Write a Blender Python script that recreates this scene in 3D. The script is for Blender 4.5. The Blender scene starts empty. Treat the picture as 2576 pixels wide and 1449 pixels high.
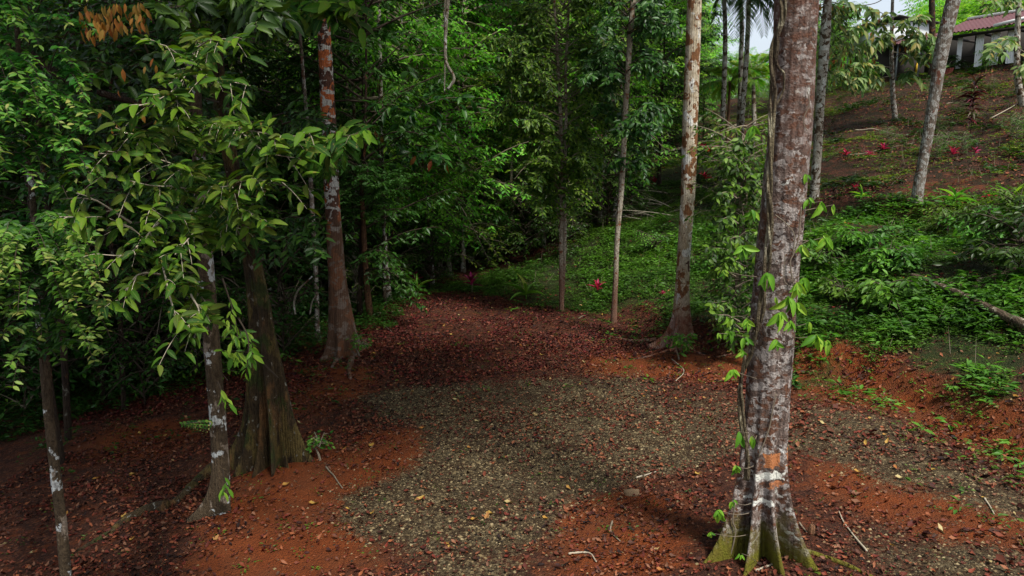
import bpy, math, random
import numpy as np
from mathutils import Vector

# ------------------------------------------------------------------ camera, sky, sun, exposure
scn = bpy.context.scene
PITCH = math.radians(9.5)
CAM = np.array([0.0, 0.0, 4.0])
FPX = 1874.0                      # focal length in units of a 2576 px wide frame
cd = bpy.data.cameras.new("camera"); cam = bpy.data.objects.new("camera", cd)
scn.collection.objects.link(cam); scn.camera = cam
cam.location = CAM; cam.rotation_euler = (math.radians(90) - PITCH, 0, 0)
cd.lens = FPX / 2576 * 36; cd.sensor_width = 36; cd.clip_end = 2000; cd.clip_start = 0.05

SUN_EL, SUN_AZ = math.radians(58), math.radians(140)   # azimuth clockwise from +Y (behind, right)
w = bpy.data.worlds.new("World"); scn.world = w; w.use_nodes = True
nt = w.node_tree; sky = nt.nodes.new("ShaderNodeTexSky"); sky.sky_type = 'NISHITA'
sky.sun_disc = False; sky.sun_elevation = SUN_EL; sky.sun_rotation = SUN_AZ
sky.air_density = 1.0; sky.dust_density = 4.0; sky.ozone_density = 1.0
mxw = nt.nodes.new("ShaderNodeMix"); mxw.data_type = 'RGBA'; mxw.inputs[0].default_value = .6
nt.links.new(sky.outputs[0], mxw.inputs[6]); mxw.inputs[7].default_value = (5.2, 5.6, 6.0, 1)   # thin overcast over the blue
nt.links.new(mxw.outputs[2], nt.nodes["Background"].inputs[0])
nt.nodes["Background"].inputs[1].default_value = 0.085
sd = bpy.data.lights.new("sun", 'SUN'); so = bpy.data.objects.new("sun", sd); scn.collection.objects.link(so)
sd.energy = 3.0; sd.angle = math.radians(10); sd.color = (1.0, 0.96, 0.9)
sdir = Vector((math.sin(SUN_AZ) * math.cos(SUN_EL), math.cos(SUN_AZ) * math.cos(SUN_EL), math.sin(SUN_EL)))
so.rotation_euler = sdir.to_track_quat('Z', 'Y').to_euler(); so.location = (10, -20, 40)
vs = scn.view_settings; vs.view_transform = 'Standard'; vs.look = 'None'; vs.gamma = 1.0
vs.exposure = 1.15; vs.use_curve_mapping = False
cy = scn.cycles; cy.max_bounces = 6; cy.diffuse_bounces = 2; cy.glossy_bounces = 2; cy.transmission_bounces = 3
cy.transparent_max_bounces = 4; cy.use_denoising = True; cy.caustics_reflective = False; cy.caustics_refractive = False

# ------------------------------------------------------------------ helpers
rng = np.random.default_rng(11); random.seed(5)
sP, cP = math.sin(PITCH), math.cos(PITCH)
def ray(px, py):
    u = (np.asarray(px, float) - 1288) / FPX; v = (724 - np.asarray(py, float)) / FPX
    return np.stack([u, cP + v * sP, -sP + v * cP], -1)
def P(px, py, Y):
    d = ray(px, py); t = Y / d[..., 1]
    return CAM + d * t[..., None] if np.ndim(t) else CAM + d * t
def project(X):
    d = np.asarray(X) - CAM
    f = d[..., 1] * cP - d[..., 2] * sP; up = d[..., 1] * sP + d[..., 2] * cP
    f = np.where(f < 0.1, 0.1, f)
    return 1288 + FPX * d[..., 0] / f, 724 - FPX * up / f

def _hash(ix, iy, s):
    n = (ix.astype(np.int64) * 374761393 + iy.astype(np.int64) * 668265263 + s * 974634777) & 0x7fffffff
    n = (n ^ (n >> 13)) * 1274126177 & 0x7fffffff
    return ((n ^ (n >> 16)) & 0xffff) / 65535.0
def vnoise(x, y, s=0):
    x = np.asarray(x, float); y = np.asarray(y, float)
    ix = np.floor(x); iy = np.floor(y); fx = x - ix; fy = y - iy
    fx = fx * fx * (3 - 2 * fx); fy = fy * fy * (3 - 2 * fy)
    a = _hash(ix, iy, s); b = _hash(ix + 1, iy, s); c = _hash(ix, iy + 1, s); d = _hash(ix + 1, iy + 1, s)
    return (a * (1 - fx) + b * fx) * (1 - fy) + (c * (1 - fx) + d * fx) * fy - 0.5
def fbm(x, y, s=0, o=4):
    r = 0; a = 1.0
    for k in range(o):
        r = r + a * vnoise(x * 2 ** k, y * 2 ** k, s + k * 7); a *= 0.5
    return r
def sstep(a, b, x):
    t = np.clip((x - a) / (b - a), 0, 1); return t * t * (3 - 2 * t)

TOE = np.array([(-60, 62), (-4, 29), (-1.1, 23.5), (1.7, 20.3), (3.7, 15.6), (5.9, 13.2), (6.9, 9.75), (8.4, 6), (9.4, 1), (10, -60)], float)
def toe_s(x, y):
    x = np.asarray(x, float); y = np.asarray(y, float)
    best = np.full(x.shape, 1e9); sg = np.zeros(x.shape)
    for (ax, ay), (bx, by) in zip(TOE[:-1], TOE[1:]):
        ex, ey = bx - ax, by - ay; t = np.clip(((x - ax) * ex + (y - ay) * ey) / (ex * ex + ey * ey), 0, 1)
        dx, dy = x - ax - t * ex, y - ay - t * ey; d = np.hypot(dx, dy)
        cr = -(ex * (y - ay) - ey * (x - ax))          # right-hand normal is uphill... sign fixed below
        upd = d < best; best = np.where(upd, d, best); sg = np.where(upd, -np.sign(cr), sg)
    return best * sg
def H(x, y):
    x = np.asarray(x, float); y = np.asarray(y, float)
    s = toe_s(x, y) + 0.5 * vnoise(x * .5, y * .5, 3)
    sp = np.maximum(s, 0)
    bank = sstep(1.5, 4, x) * (1 - sstep(24, 30, y))
    h = 0.42 * bank * sstep(0, 0.9, s)
    h = h + np.where(sp < 33, 0.262 * sp - 0.5 * 0.262 * (1 - np.exp(-sp / .5)), 0.262 * 33 + (sp - 33) * .03)
    h = h - 0.16 * np.log1p(np.exp((-(x + 3.0)) * 1.5)) / 1.5 * sstep(-60, -4, x)
    h = h + 0.10 * fbm(x * .45, y * .45, 1, 3) + 0.035 * fbm(x * 2.2, y * 2.2, 5, 3)
    h = h + sstep(1, 5, s) * (0.5 * fbm(x * .33, y * .33, 9, 3) + .16 * fbm(x * 1.3, y * 1.3, 12, 3)) + sstep(6, 9, x) * (.45 * sstep(9.3, 10.1, s + .8 * vnoise(x * .25, y * .25, 4)) - .45 * sstep(6, 9.3, s))
    h = h + .16 * np.maximum(s - 44, 0) * sstep(.49, .56, x / np.maximum(y, 1))
    h = h + .75 * np.exp(-(((x - 25) / 9) ** 2 + ((y - 44) / 7) ** 2))
    # mound of soil round the big tree
    h = h + 0.10 * np.exp(-(((x - 2.4) / 1.3) ** 2 + ((y - 6.7) / 1.0) ** 2))
    return h
def hit(px, py):
    px = np.asarray(px, float); py = np.asarray(py, float); d = ray(px, py)
    t = np.full(px.shape, 2.0); done = np.zeros(px.shape, bool)
    for k in range(900):
        pt = CAM + d * t[..., None]; below = pt[..., 2] < H(pt[..., 0], pt[..., 1])
        done = done | below | (t > 150); step = 0.03 + t * 0.006
        t = np.where(done, t, t + step)
        if np.all(done): break
    return CAM + d * t[..., None]

def mesh(name, V, F, attrs=None, smooth=False, sharp=None):
    """F: list of int arrays (n,k)"""
    m = bpy.data.meshes.new(name); V = np.asarray(V, np.float32)
    F = [np.asarray(f, np.int32) for f in F if len(f)]
    m.vertices.add(len(V)); m.vertices.foreach_set("co", V.ravel())
    li = np.concatenate([f.ravel() for f in F]); tot = np.concatenate([np.full(len(f), f.shape[1], np.int32) for f in F])
    m.loops.add(len(li)); m.loops.foreach_set("vertex_index", li)
    m.polygons.add(len(tot)); st = np.concatenate([[0], np.cumsum(tot)[:-1]]).astype(np.int32)
    m.polygons.foreach_set("loop_start", st)
    try: m.polygons.foreach_set("loop_total", tot)
    except Exception: pass
    if smooth: m.polygons.foreach_set("use_smooth", np.ones(len(tot), bool))
    for k, a in (attrs or {}).items():
        at = m.attributes.new(k, 'FLOAT', 'POINT'); at.data.foreach_set("value", np.asarray(a, np.float32))
    m.update(calc_edges=True); return m

def link(name, data, mat=None, parent=None, loc=None):
    o = bpy.data.objects.new(name, data); scn.collection.objects.link(o)
    if mat is not None and data is not None and len(data.materials) == 0: data.materials.append(mat)
    if parent is not None: o.parent = parent
    if loc is not None: o.location = loc
    return o
def tag(o, label=None, cat=None, group=None, kind=None):
    if label: o['label'] = label
    if cat: o['category'] = cat
    if group: o['group'] = group
    if kind: o['kind'] = kind
    return o
def root(name, label, cat, loc, group=None):
    o = bpy.data.objects.new(name, None); scn.collection.objects.link(o); o.location = tuple(float(v) for v in loc)
    o.empty_display_size = .2
    return tag(o, label, cat, group)
def part(name, g, mat, parent, smooth=True, label=None, world=True):
    V, F, A = g
    if world and parent is not None:
        V = V - np.array(parent.location)
        if parent.parent is not None: V = V - np.array(parent.parent.location)
    o = link(name, mesh(name, V, F, A, smooth), mat, parent)
    if label: o['label'] = label
    return o
def single(name, g, mat, label, cat, group=None, smooth=True, kind=None):
    V, F, A = g; c = np.array([V[:, 0].mean(), V[:, 1].mean(), V[:, 2].min()])
    o = link(name, mesh(name, V - c, F, A, smooth), mat, None, tuple(c))
    return tag(o, label, cat, group, kind)
def join(gs):
    V = []; F = {}; A = {}; n = 0
    for v, f, a in gs:
        V.append(v)
        for x in f:
            if len(x): F.setdefault(np.asarray(x).shape[1], []).append(np.asarray(x) + n)
        for k in ('rnd',):
            A.setdefault(k, []).append(a[k] if a and k in a else np.full(len(v), .5))
        n += len(v)
    return np.concatenate(V), [np.concatenate(x) for x in F.values()], {k: np.concatenate(x) for k, x in A.items()}

def catmull(pts, n):
    pts = np.asarray(pts, float); m = len(pts)
    if m == 2: return pts[0] + (pts[1] - pts[0]) * np.linspace(0, 1, n)[:, None]
    p = np.vstack([2 * pts[0] - pts[1], pts, 2 * pts[-1] - pts[-2]])
    seg = np.r_[0, np.cumsum(np.linalg.norm(np.diff(pts[:, :3], axis=0), axis=1))]; T = np.linspace(0, seg[-1], n)
    i = np.clip(np.searchsorted(seg, T, side='right') - 1, 0, m - 2); u = ((T - seg[i]) / np.maximum(seg[i + 1] - seg[i], 1e-9))[:, None]
    a, b, c, d = p[i], p[i + 1], p[i + 2], p[i + 3]
    return 0.5 * ((2 * b) + (-a + c) * u + (2 * a - 5 * b + 4 * c - d) * u ** 2 + (-a + 3 * b - 3 * c + d) * u ** 3)
def tube(pts, rad, k=6, cap=True, rfun=None):
    """tube along pts (n,3) with radii (n,) ; rfun(theta[k], i/n, r, arr_pts)->(n,k) radius"""
    pts = np.asarray(pts, float); n = len(pts); rad = np.broadcast_to(np.asarray(rad, float), (n,))
    t = np.gradient(pts, axis=0); t /= np.linalg.norm(t, axis=1)[:, None] + 1e-12
    ref = np.array([1.0, 0, 0]) if abs(t[:, 0]).mean() < .8 else np.array([0, 0, 1.0])
    a = ref - t * (t @ ref)[:, None]; a /= np.linalg.norm(a, axis=1)[:, None] + 1e-9
    b = np.cross(t, a); th = np.linspace(0, 2 * math.pi, k, endpoint=False)
    R = np.repeat(rad[:, None], k, 1) if rfun is None else rfun(th[None, :], pts, rad[:, None])
    V = pts[:, None, :] + R[..., None] * (np.cos(th)[None, :, None] * a[:, None, :] + np.sin(th)[None, :, None] * b[:, None, :])
    V = V.reshape(-1, 3); i = np.arange(n - 1)[:, None] * k; j = np.arange(k)[None, :]; j2 = (j + 1) % k
    F = [np.stack([i + j, i + j2, i + k + j2, i + k + j], -1).reshape(-1, 4)]
    if cap:
        V = np.vstack([V, pts[0], pts[-1]]); c0 = n * k; j = np.arange(k)
        F.append(np.concatenate([np.stack([np.full(k, c0), (j + 1) % k, j], -1), np.stack([np.full(k, c0 + 1), (n - 1) * k + j, (n - 1) * k + (j + 1) % k], -1)]))
    return V, F, {'rnd': np.full(len(V), .5)}
def box(c, s, ax=(1, 0, 0), ay=(0, 1, 0), az=(0, 0, 1)):
    ax, ay, az = [np.asarray(v, float) for v in (ax, ay, az)]; c = np.asarray(c, float)
    V = np.array([c + ax * sx * s[0] / 2 + ay * sy * s[1] / 2 + az * sz * s[2] / 2 for sz in (-1, 1) for sy in (-1, 1) for sx in (-1, 1)])
    F = np.array([(0, 2, 3, 1), (4, 5, 7, 6), (0, 1, 5, 4), (2, 6, 7, 3), (0, 4, 6, 2), (1, 3, 7, 5)])
    return V, [F], {'rnd': np.full(8, .5)}

# leaf templates: (t along, s across, z lift)
def tmpl_small():
    return np.array([(0, 0, 0), (.45, .5, .07), (1, 0, -.07), (.45, -.5, .07)], float), [np.array([(0, 1, 2), (0, 2, 3)])]
def tmpl_med():
    V = np.array([(0, 0, 0), (.28, .42, .05), (.28, -.42, .05), (.62, .44, .03), (.62, -.44, .03), (1, 0, -.13), (.3, 0, -.01), (.65, 0, -.04)], float)
    return V, [np.array([(6, 7, 3, 1), (6, 2, 4, 7)]), np.array([(0, 6, 1), (0, 2, 6), (7, 5, 3), (7, 4, 5)])]
def tmpl_big(n=9, ser=.04, droop=.28, fold=.10):
    V = []; t = np.linspace(0, 1, n)
    for i, x in enumerate(t):
        wv = .5 * (math.sin(math.pi * min(1, x ** .85))) ** .75 if 0 < x < 1 else 0
        wv += (ser * (i % 2) if 0 < x < 1 else 0); z = -droop * x * x
        V += [(x, -wv, z + fold * wv * 2), (x, 0, z), (x, wv, z + fold * wv * 2)]
    F = []
    for i in range(n - 1):
        F += [(3 * i, 3 * i + 1, 3 * i + 4, 3 * i + 3), (3 * i + 1, 3 * i + 2, 3 * i + 5, 3 * i + 4)]
    return np.array(V), [np.array(F)]
def tmpl_crumple():
    V = np.array([(0, 0, .1), (.3, .4, .0), (.25, -.42, .22), (.68, .42, .2), (.62, -.38, .05), (1, 0, .16), (.3, 0, .03), (.65, 0, -.02)], float)
    return V, [np.array([(6, 7, 3, 1), (6, 2, 4, 7)]), np.array([(0, 6, 1), (0, 2, 6), (7, 5, 3), (7, 4, 5)])]
TS, TM, TB, TC = tmpl_small(), tmpl_med(), tmpl_big(), tmpl_crumple()
def unit(v): return v / (np.linalg.norm(v, axis=-1, keepdims=True) + 1e-9)
def leaves(Pp, D, N, L, W, rnd, T=TM):
    Pp = np.asarray(Pp, float); n = len(Pp); D = unit(np.asarray(D, float)); S = unit(np.cross(D, N)); N2 = np.cross(S, D)
    tv, tf = T; k = len(tv); L = np.broadcast_to(L, (n,)); W = np.broadcast_to(W, (n,))
    V = (Pp[:, None] + D[:, None] * (tv[None, :, 0:1] * L[:, None, None]) + S[:, None] * (tv[None, :, 1:2] * W[:, None, None])
         + N2[:, None] * (tv[None, :, 2:3] * L[:, None, None])).reshape(-1, 3)
    off = (np.arange(n) * k)[:, None, None]; F = [(f[None] + off).reshape(-1, f.shape[1]) for f in tf]
    mid = np.tile(np.abs(tv[:, 1]) < 1e-6, n).astype(float)
    return V, F, {'rnd': np.repeat(rnd, k), 'rib': mid}

# ------------------------------------------------------------------ materials
class NB:
    def __init__(s, name):
        s.m = bpy.data.materials.new(name); s.m.use_nodes = True; s.t = s.m.node_tree
        s.b = s.t.nodes["Principled BSDF"]; s.out = s.t.nodes["Material Output"]
        s.tc = s.t.nodes.new("ShaderNodeTexCoord")
    def n(s, typ, **kw):
        nd = s.t.nodes.new(typ)
        for k, v in kw.items(): setattr(nd, k, v)
        return nd
    def l(s, a, b): s.t.links.new(a, b)
    def mapping(s, scale=(1, 1, 1), src=None):
        mp = s.n("ShaderNodeMapping"); mp.inputs['Scale'].default_value = scale; s.l(src or s.tc.outputs['Object'], mp.inputs[0]); return mp.outputs[0]
    def noise(s, scale, vec=None, detail=4, rough=.6, dist=0):
        nd = s.n("ShaderNodeTexNoise"); nd.inputs['Scale'].default_value = scale; nd.inputs['Detail'].default_value = detail
        nd.inputs['Roughness'].default_value = rough; nd.inputs['Distortion'].default_value = dist
        s.l(vec or s.tc.outputs['Object'], nd.inputs['Vector']); return nd.outputs[0]
    def voro(s, scale, vec=None, out='Distance', feat='F1'):
        nd = s.n("ShaderNodeTexVoronoi", feature=feat); nd.inputs['Scale'].default_value = scale
        s.l(vec or s.tc.outputs['Object'], nd.inputs['Vector']); return nd.outputs[out]
    def ramp(s, fac, stops, interp='LINEAR'):
        r = s.n("ShaderNodeValToRGB"); cr = r.color_ramp; cr.interpolation = interp
        while len(cr.elements) < len(stops): cr.elements.new(.5)
        for e, (p, c) in zip(cr.elements, stops):
            e.position = p; e.color = (*c, 1) if len(c) == 3 else c
        s.l(fac, r.inputs[0]); return r.outputs[0]
    def step(s, fac, a, b):
        return s.ramp(fac, [(a, (0, 0, 0)), (b, (1, 1, 1))])
    def mix(s, fac, a, b, blend='MIX'):
        m = s.n("ShaderNodeMix", data_type='RGBA', blend_type=blend)
        for sock, v in ((m.inputs[0], fac), (m.inputs[6], a), (m.inputs[7], b)):
            if isinstance(v, (int, float)): sock.default_value = v
            elif isinstance(v, tuple): sock.default_value = (*v, 1)
            else: s.l(v, sock)
        return m.outputs[2]
    def math(s, op, a, b=0):
        m = s.n("ShaderNodeMath", operation=op)
        for sock, v in ((m.inputs[0], a), (m.inputs[1], b)):
            if isinstance(v, (int, float)): sock.default_value = v
            else: s.l(v, sock)
        return m.outputs[0]
    def attr(s, name): a = s.n("ShaderNodeAttribute", attribute_name=name); return a.outputs['Fac']
    def bump(s, h, strength=.5, dist=.02):
        b = s.n("ShaderNodeBump"); b.inputs['Strength'].default_value = strength; b.inputs['Distance'].default_value = dist
        s.l(h, b.inputs['Height']); s.l(b.outputs[0], s.b.inputs['Normal']); return b
    def fin(s, col, rough=.8, spec=.3):
        if isinstance(col, tuple): s.b.inputs['Base Color'].default_value = (*col, 1)
        else: s.l(col, s.b.inputs['Base Color'])
        s.b.inputs['Roughness'].default_value = rough; s.b.inputs['Specular IOR Level'].default_value = spec
        return s.m

def leaf_mat(name, cols, trans=.3, rough=.42, spec=.4, rib=None, tcol=(1.5, 1.7, .7), spots=0):
    b = NB(name); k = len(cols)
    c = b.ramp(b.attr('rnd'), [(i / max(1, k - 1), x) for i, x in enumerate(cols)])
    oi = b.n("ShaderNodeObjectInfo"); hs = b.n("ShaderNodeHueSaturation")
    b.l(b.math('MULTIPLY_ADD', oi.outputs['Random'], .04), hs.inputs['Hue'])
    hs.inputs['Hue'].default_value = .5
    mm = b.n("ShaderNodeMath", operation='MULTIPLY_ADD'); b.l(oi.outputs['Random'], mm.inputs[0]); mm.inputs[1].default_value = .045; mm.inputs[2].default_value = .478
    b.l(mm.outputs[0], hs.inputs['Hue'])
    m2 = b.n("ShaderNodeMath", operation='MULTIPLY_ADD'); b.l(oi.outputs['Random'], m2.inputs[0]); m2.inputs[1].default_value = .5; m2.inputs[2].default_value = .75
    b.l(m2.outputs[0], hs.inputs['Value']); b.l(c, hs.inputs['Color']); c = hs.outputs[0]
    spec *= .6; rough += .08
    if spots:
        sp = b.step(b.noise(38, detail=2), .62, .68); c = b.mix(b.math('MULTIPLY', sp, spots), c, (.16, .11, .03))
    if rib: c = b.mix(b.ramp(b.attr('rib'), [(.86, (0, 0, 0)), (1, (.8, .8, .8))]), c, rib)
    b.fin(c, rough, spec)
    tr = b.n("ShaderNodeBsdfTranslucent"); b.l(b.mix(1.0, c, tcol, 'MULTIPLY'), tr.inputs[0])
    mx = b.n("ShaderNodeMixShader"); mx.inputs[0].default_value = trans
    b.l(b.b.outputs[0], mx.inputs[1]); b.l(tr.outputs[0], mx.inputs[2]); b.l(mx.outputs[0], b.out.inputs[0])
    return b.m

def bark_mat(name, base, dark, layers, zs=.45, bump=1.0, vert=6, moss=None, extra=None, mscale=1.0):
    """layers: (colour, scale, threshold, softness, vertical squash)"""
    b = NB(name); v = b.mapping((1, 1, zs))
    c = b.mix(b.step(b.noise(5 * mscale, v, 5, .7), .38, .62), base, dark)
    h = b.noise(14 * mscale, b.mapping((1, 1, .3)), 6, .7)
    for i, (col, sc, th, so_, sq) in enumerate(layers):
        mp = b.n("ShaderNodeMapping"); mp.inputs['Scale'].default_value = (1, 1, sq); mp.inputs['Location'].default_value = (i * 3.7, i * 1.9, 0)
        b.l(b.tc.outputs['Object'], mp.inputs[0])
        nz = b.math('ADD', b.noise(sc, mp.outputs[0], 2, .5, .4), b.math('MULTIPLY', b.math('SUBTRACT', b.noise(sc * 7, mp.outputs[0], 3, .7), .5), .22))
        mk = b.step(nz, th, th + so_)
        col2 = b.mix(b.noise(30, detail=3), tuple(x * .72 for x in col), tuple(min(1, x * 1.2) for x in col))
        c = b.mix(mk, c, col2)
    fine = b.step(b.noise(38, b.mapping((1, 1, .5)), 5, .85), .36, .56)
    c = b.mix(.85, c, b.mix(fine, (.25, .22, .2), (1.1, 1.1, 1.1)), 'MULTIPLY')
    if extra: c = extra(b, c)
    if moss:
        z = b.n("ShaderNodeSeparateXYZ"); b.l(b.tc.outputs['Object'], z.inputs[0])
        f = b.math('ADD', z.outputs[2], b.math('MULTIPLY', b.noise(3.5, detail=4), 1.1))
        c = b.mix(b.ramp(f, [(moss[1], (1, 1, 1)), (min(1, moss[1] + .5), (0, 0, 0))]), c, b.mix(b.noise(12), moss[0], moss[2]))
    vz = b.n("ShaderNodeTexWave", wave_type='BANDS', bands_direction='X'); vz.inputs['Scale'].default_value = vert; vz.inputs['Distortion'].default_value = 6
    vz.inputs['Detail'].default_value = 3; b.l(b.mapping((1, 1, .15)), vz.inputs[0])
    b.bump(b.math('ADD', b.math('ADD', h, b.noise(60, detail=4)), b.math('MULTIPLY', vz.outputs['Fac'], .35)), bump, .03)
    return b.fin(c, .85, .2)

GREEN = [(.012, .045, .008), (.022, .085, .012), (.04, .13, .018), (.075, .19, .025), (.02, .07, .012)]
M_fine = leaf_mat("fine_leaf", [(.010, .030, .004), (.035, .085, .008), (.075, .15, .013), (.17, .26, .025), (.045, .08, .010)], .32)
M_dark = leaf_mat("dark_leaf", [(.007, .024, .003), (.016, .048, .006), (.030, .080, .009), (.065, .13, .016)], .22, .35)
M_bright = leaf_mat("bright_lit_leaf", [(.04, .14, .012), (.09, .25, .02), (.18, .38, .035), (.34, .5, .07)], .4)  # brighter leaf green; light on the lit trees is painted into it
M_hero = leaf_mat("broad_leaf", [(.006, .022, .003), (.017, .05, .004), (.036, .09, .006), (.085, .155, .009), (.06, .08, .010), (.011, .037, .004)], .2, .5, .16, rib=(.07, .13, .02), spots=.6)
M_spray = leaf_mat("spray_leaf", [(.010, .045, .006), (.02, .08, .010), (.045, .14, .014), (.12, .24, .03), (.28, .26, .08)], .35, .4)
M_climb = leaf_mat("climber_leaf", [(.04, .16, .012), (.10, .30, .02), (.17, .40, .03), (.28, .47, .05)], .35, .4, rib=(.05, .2, .02))
M_dry = leaf_mat("dry_leaf", [(.20, .07, .012), (.26, .12, .018), (.18, .13, .025), (.22, .05, .012)], .35, .6)
M_canopy = leaf_mat("canopy_leaf", [(.02, .07, .012), (.04, .12, .02), (.07, .17, .025)], .25)
M_herb = leaf_mat("herb_leaf", [(.016, .042, .006), (.038, .095, .010), (.075, .17, .016), (.16, .28, .03)], .3)
M_red = leaf_mat("crimson_leaf", [(.10, .006, .022), (.28, .012, .06), (.5, .025, .12)], .3)
M_olive = leaf_mat("olive_leaf", [(.02, .045, .008), (.05, .09, .015), (.09, .14, .03), (.16, .2, .06), (.2, .13, .03)], .3)
M_spray2 = leaf_mat("shrub_leaf", [(.010, .035, .004), (.025, .08, .007), (.045, .14, .012), (.09, .24, .02), (.16, .34, .03)], .35)
M_redplant = leaf_mat("dark_red_leaf", [(.03, .015, .012), (.06, .012, .015), (.16, .02, .02), (.2, .22, .15)], .2)
M_palm = leaf_mat("palm_leaf", [(.06, .2, .02), (.12, .3, .03), (.2, .36, .04), (.3, .32, .05)], .3)
M_litter = leaf_mat("litter_leaf", [(.012, .005, .004), (.07, .014, .007), (.14, .026, .011), (.03, .010, .006), (.16, .038, .015), (.10, .038, .019), (.02, .007, .005), (.20, .095, .05), (.24, .08, .028), (.09, .024, .011)], .08, .6, .35, tcol=(1, 1, 1))
M_litterY = leaf_mat("yellow_litter", [(.35, .2, .03), (.42, .3, .06), (.3, .12, .02), (.4, .34, .14)], .1, .5, tcol=(1, 1, 1))
def simple(name, col, rough=.7, var=.25, sc=8, bump=.2, spec=.3):
    b = NB(name); c = b.mix(b.noise(sc, detail=5), tuple(x * (1 - var) for x in col), tuple(min(1, x * (1 + var)) for x in col))
    b.bump(b.noise(sc * 5, detail=4), bump, .01); return b.fin(c, rough, spec)
M_twig = simple("twig_bark", (.16, .13, .09), .8, .5, 20)
M_twigd = simple("dark_twig", (.045, .032, .02), .8, .4, 20)
M_twigp = simple("pale_twig", (.3, .26, .19), .8, .4, 20)

# ------------------------------------------------------------------ ground
def inpoly(px, py, poly):
    r = np.zeros(np.shape(px), bool); n = len(poly); j = n - 1
    for i in range(n):
        xi, yi = poly[i]; xj, yj = poly[j]
        c = ((yi > py) != (yj > py)) & (px < (xj - xi) * (py - yi) / (yj - yi + 1e-12) + xi); r ^= c; j = i
    return r
def wpoly(pp):
    a = np.array(pp, float); g = hit(a[:, 0], a[:, 1]); return [(q[0], q[1]) for q in g]
GRAVEL = [wpoly([(870, 1000), (1100, 965), (1400, 950), (1650, 950), (1870, 965), (2000, 1010), (2180, 1030), (2350, 1100), (2576, 1230), (2800, 1350), (2800, 1420),
                 (2576, 1320), (2400, 1280), (2200, 1210), (2050, 1160), (1990, 1150), (1850, 1165), (1700, 1165), (1600, 1215), (1480, 1250), (1420, 1310),
                 (1340, 1360), (1180, 1385), (1040, 1355), (900, 1345), (850, 1290), (900, 1235), (1020, 1195), (1070, 1130), (1060, 1085), (960, 1070)]),
          wpoly([(2060, 1300), (2250, 1350), (2450, 1360), (2576, 1370), (2900, 1500), (2900, 1700), (2300, 1700), (2200, 1449), (2090, 1380)]),
          wpoly([(1060, 1440), (1300, 1425), (1400, 1500), (1300, 1700), (1050, 1600)])]
BARE = [wpoly([(620, 1190), (1050, 1090), (1050, 1160), (880, 1240), (860, 1330), (1000, 1400), (900, 1449), (560, 1449)]),
        wpoly([(1530, 895), (1720, 905), (1860, 910), (1860, 965), (1700, 950), (1500, 940)]),
        wpoly([(1990, 900), (2170, 890), (2200, 960), (2300, 1000), (2500, 1060), (2700, 1150), (2700, 1260), (2420, 1110), (2200, 1020), (1990, 985)]),
        wpoly([(1500, 1260), (1660, 1230), (1700, 1330), (1640, 1400), (1500, 1449), (1400, 1449), (1430, 1340)]),
        wpoly([(2060, 1175), (2300, 1225), (2576, 1320), (2700, 1380), (2576, 1360), (2350, 1330), (2150, 1270)]),
        wpoly([(2280, 440), (2520, 450), (2560, 510), (2300, 505)]), wpoly([(2050, 400), (2200, 420), (2200, 450), (2050, 440)]),
        wpoly([(2100, 560), (2260, 550), (2280, 600), (2120, 610)]), wpoly([(700, 930), (900, 930), (900, 1000), (760, 1050)]),
        wpoly([(230, 1090), (420, 1060), (480, 1120), (260, 1150)]), wpoly([(2060, 820), (2260, 850), (2230, 890), (2080, 880)])]
GREENP = [wpoly([(980, 735), (1200, 690), (1380, 640), (1560, 560), (1720, 545), (1900, 560), (1900, 830), (1720, 830), (1600, 800), (1420, 775), (1300, 760), (1200, 740)]),
          wpoly([(1560, 400), (1900, 300), (2050, 520), (2300, 520), (2576, 520), (2800, 560), (2800, 900), (2576, 820), (2576, 1100), (2420, 1010), (2250, 900), (2000, 880), (1900, 880), (1850, 700), (1600, 560)]),
          wpoly([(1980, 940), (2150, 935), (2160, 975), (1990, 980)]), wpoly([(0, 960), (130, 940), (300, 1010), (160, 1080), (0, 1020)])]
def masks(x, y, jit=0):
    if jit: x = x + rs.normal(0, jit, x.shape); y = y + rs.normal(0, jit * 1.4, y.shape)
    wx = x + .35 * fbm(x * 1.3, y * 1.3, 21, 4); wy = y + .45 * fbm(x * 1.3, y * 1.3, 33, 4)
    def acc(pl):
        m = np.zeros(x.shape)
        for p_ in pl: m = np.maximum(m, inpoly(wx, wy, p_))
        return m
    return acc(GRAVEL), acc(BARE), acc(GREENP)
gx = np.concatenate([-np.geomspace(160, 9, 34)[:-1], np.arange(-9, 12, .085), np.geomspace(12, 180, 46)])
gy = np.concatenate([np.linspace(-30, 3, 14)[:-1], np.arange(3, 27, .09), np.geomspace(27, 330, 70)])
X, Y = np.meshgrid(gx, gy); nx, ny = len(gx), len(gy)
Z = H(X, Y); gm, bm, em = masks(X, Y); gm = gm * np.where(X > 2.6, .62, 1) * (.75 + .5 * sstep(-.3, .3, fbm(X * .8, Y * .8, 51, 4)))
def blur(a):
    for _ in range(26): a = (a + np.roll(a, 1, 0) + np.roll(a, -1, 0) + np.roll(a, 1, 1) + np.roll(a, -1, 1)) / 5
    return a
i = (np.arange(ny - 1)[:, None] * nx + np.arange(nx - 1)[None]).ravel()
ground_g = (np.stack([X, Y, Z], -1).reshape(-1, 3), [np.stack([i, i + 1, i + nx + 1, i + nx], -1)],
            {'gravel': blur(gm).ravel(), 'bare': blur(bm).ravel(), 'green': blur(em).ravel(), 'hill': sstep(.5, 3, toe_s(X, Y)).ravel()})
b = NB("forest_soil")
soil = b.mix(b.noise(3.0, detail=8, rough=.7), (.07, .015, .005), (.34, .084, .019))
soil = b.mix(b.step(b.noise(1.1, detail=5), .45, .7), soil, (.14, .05, .02))
dl = b.mix(b.noise(16, detail=8, rough=.75), (.012, .006, .004), (.10, .036, .02))      # decomposed litter
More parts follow.
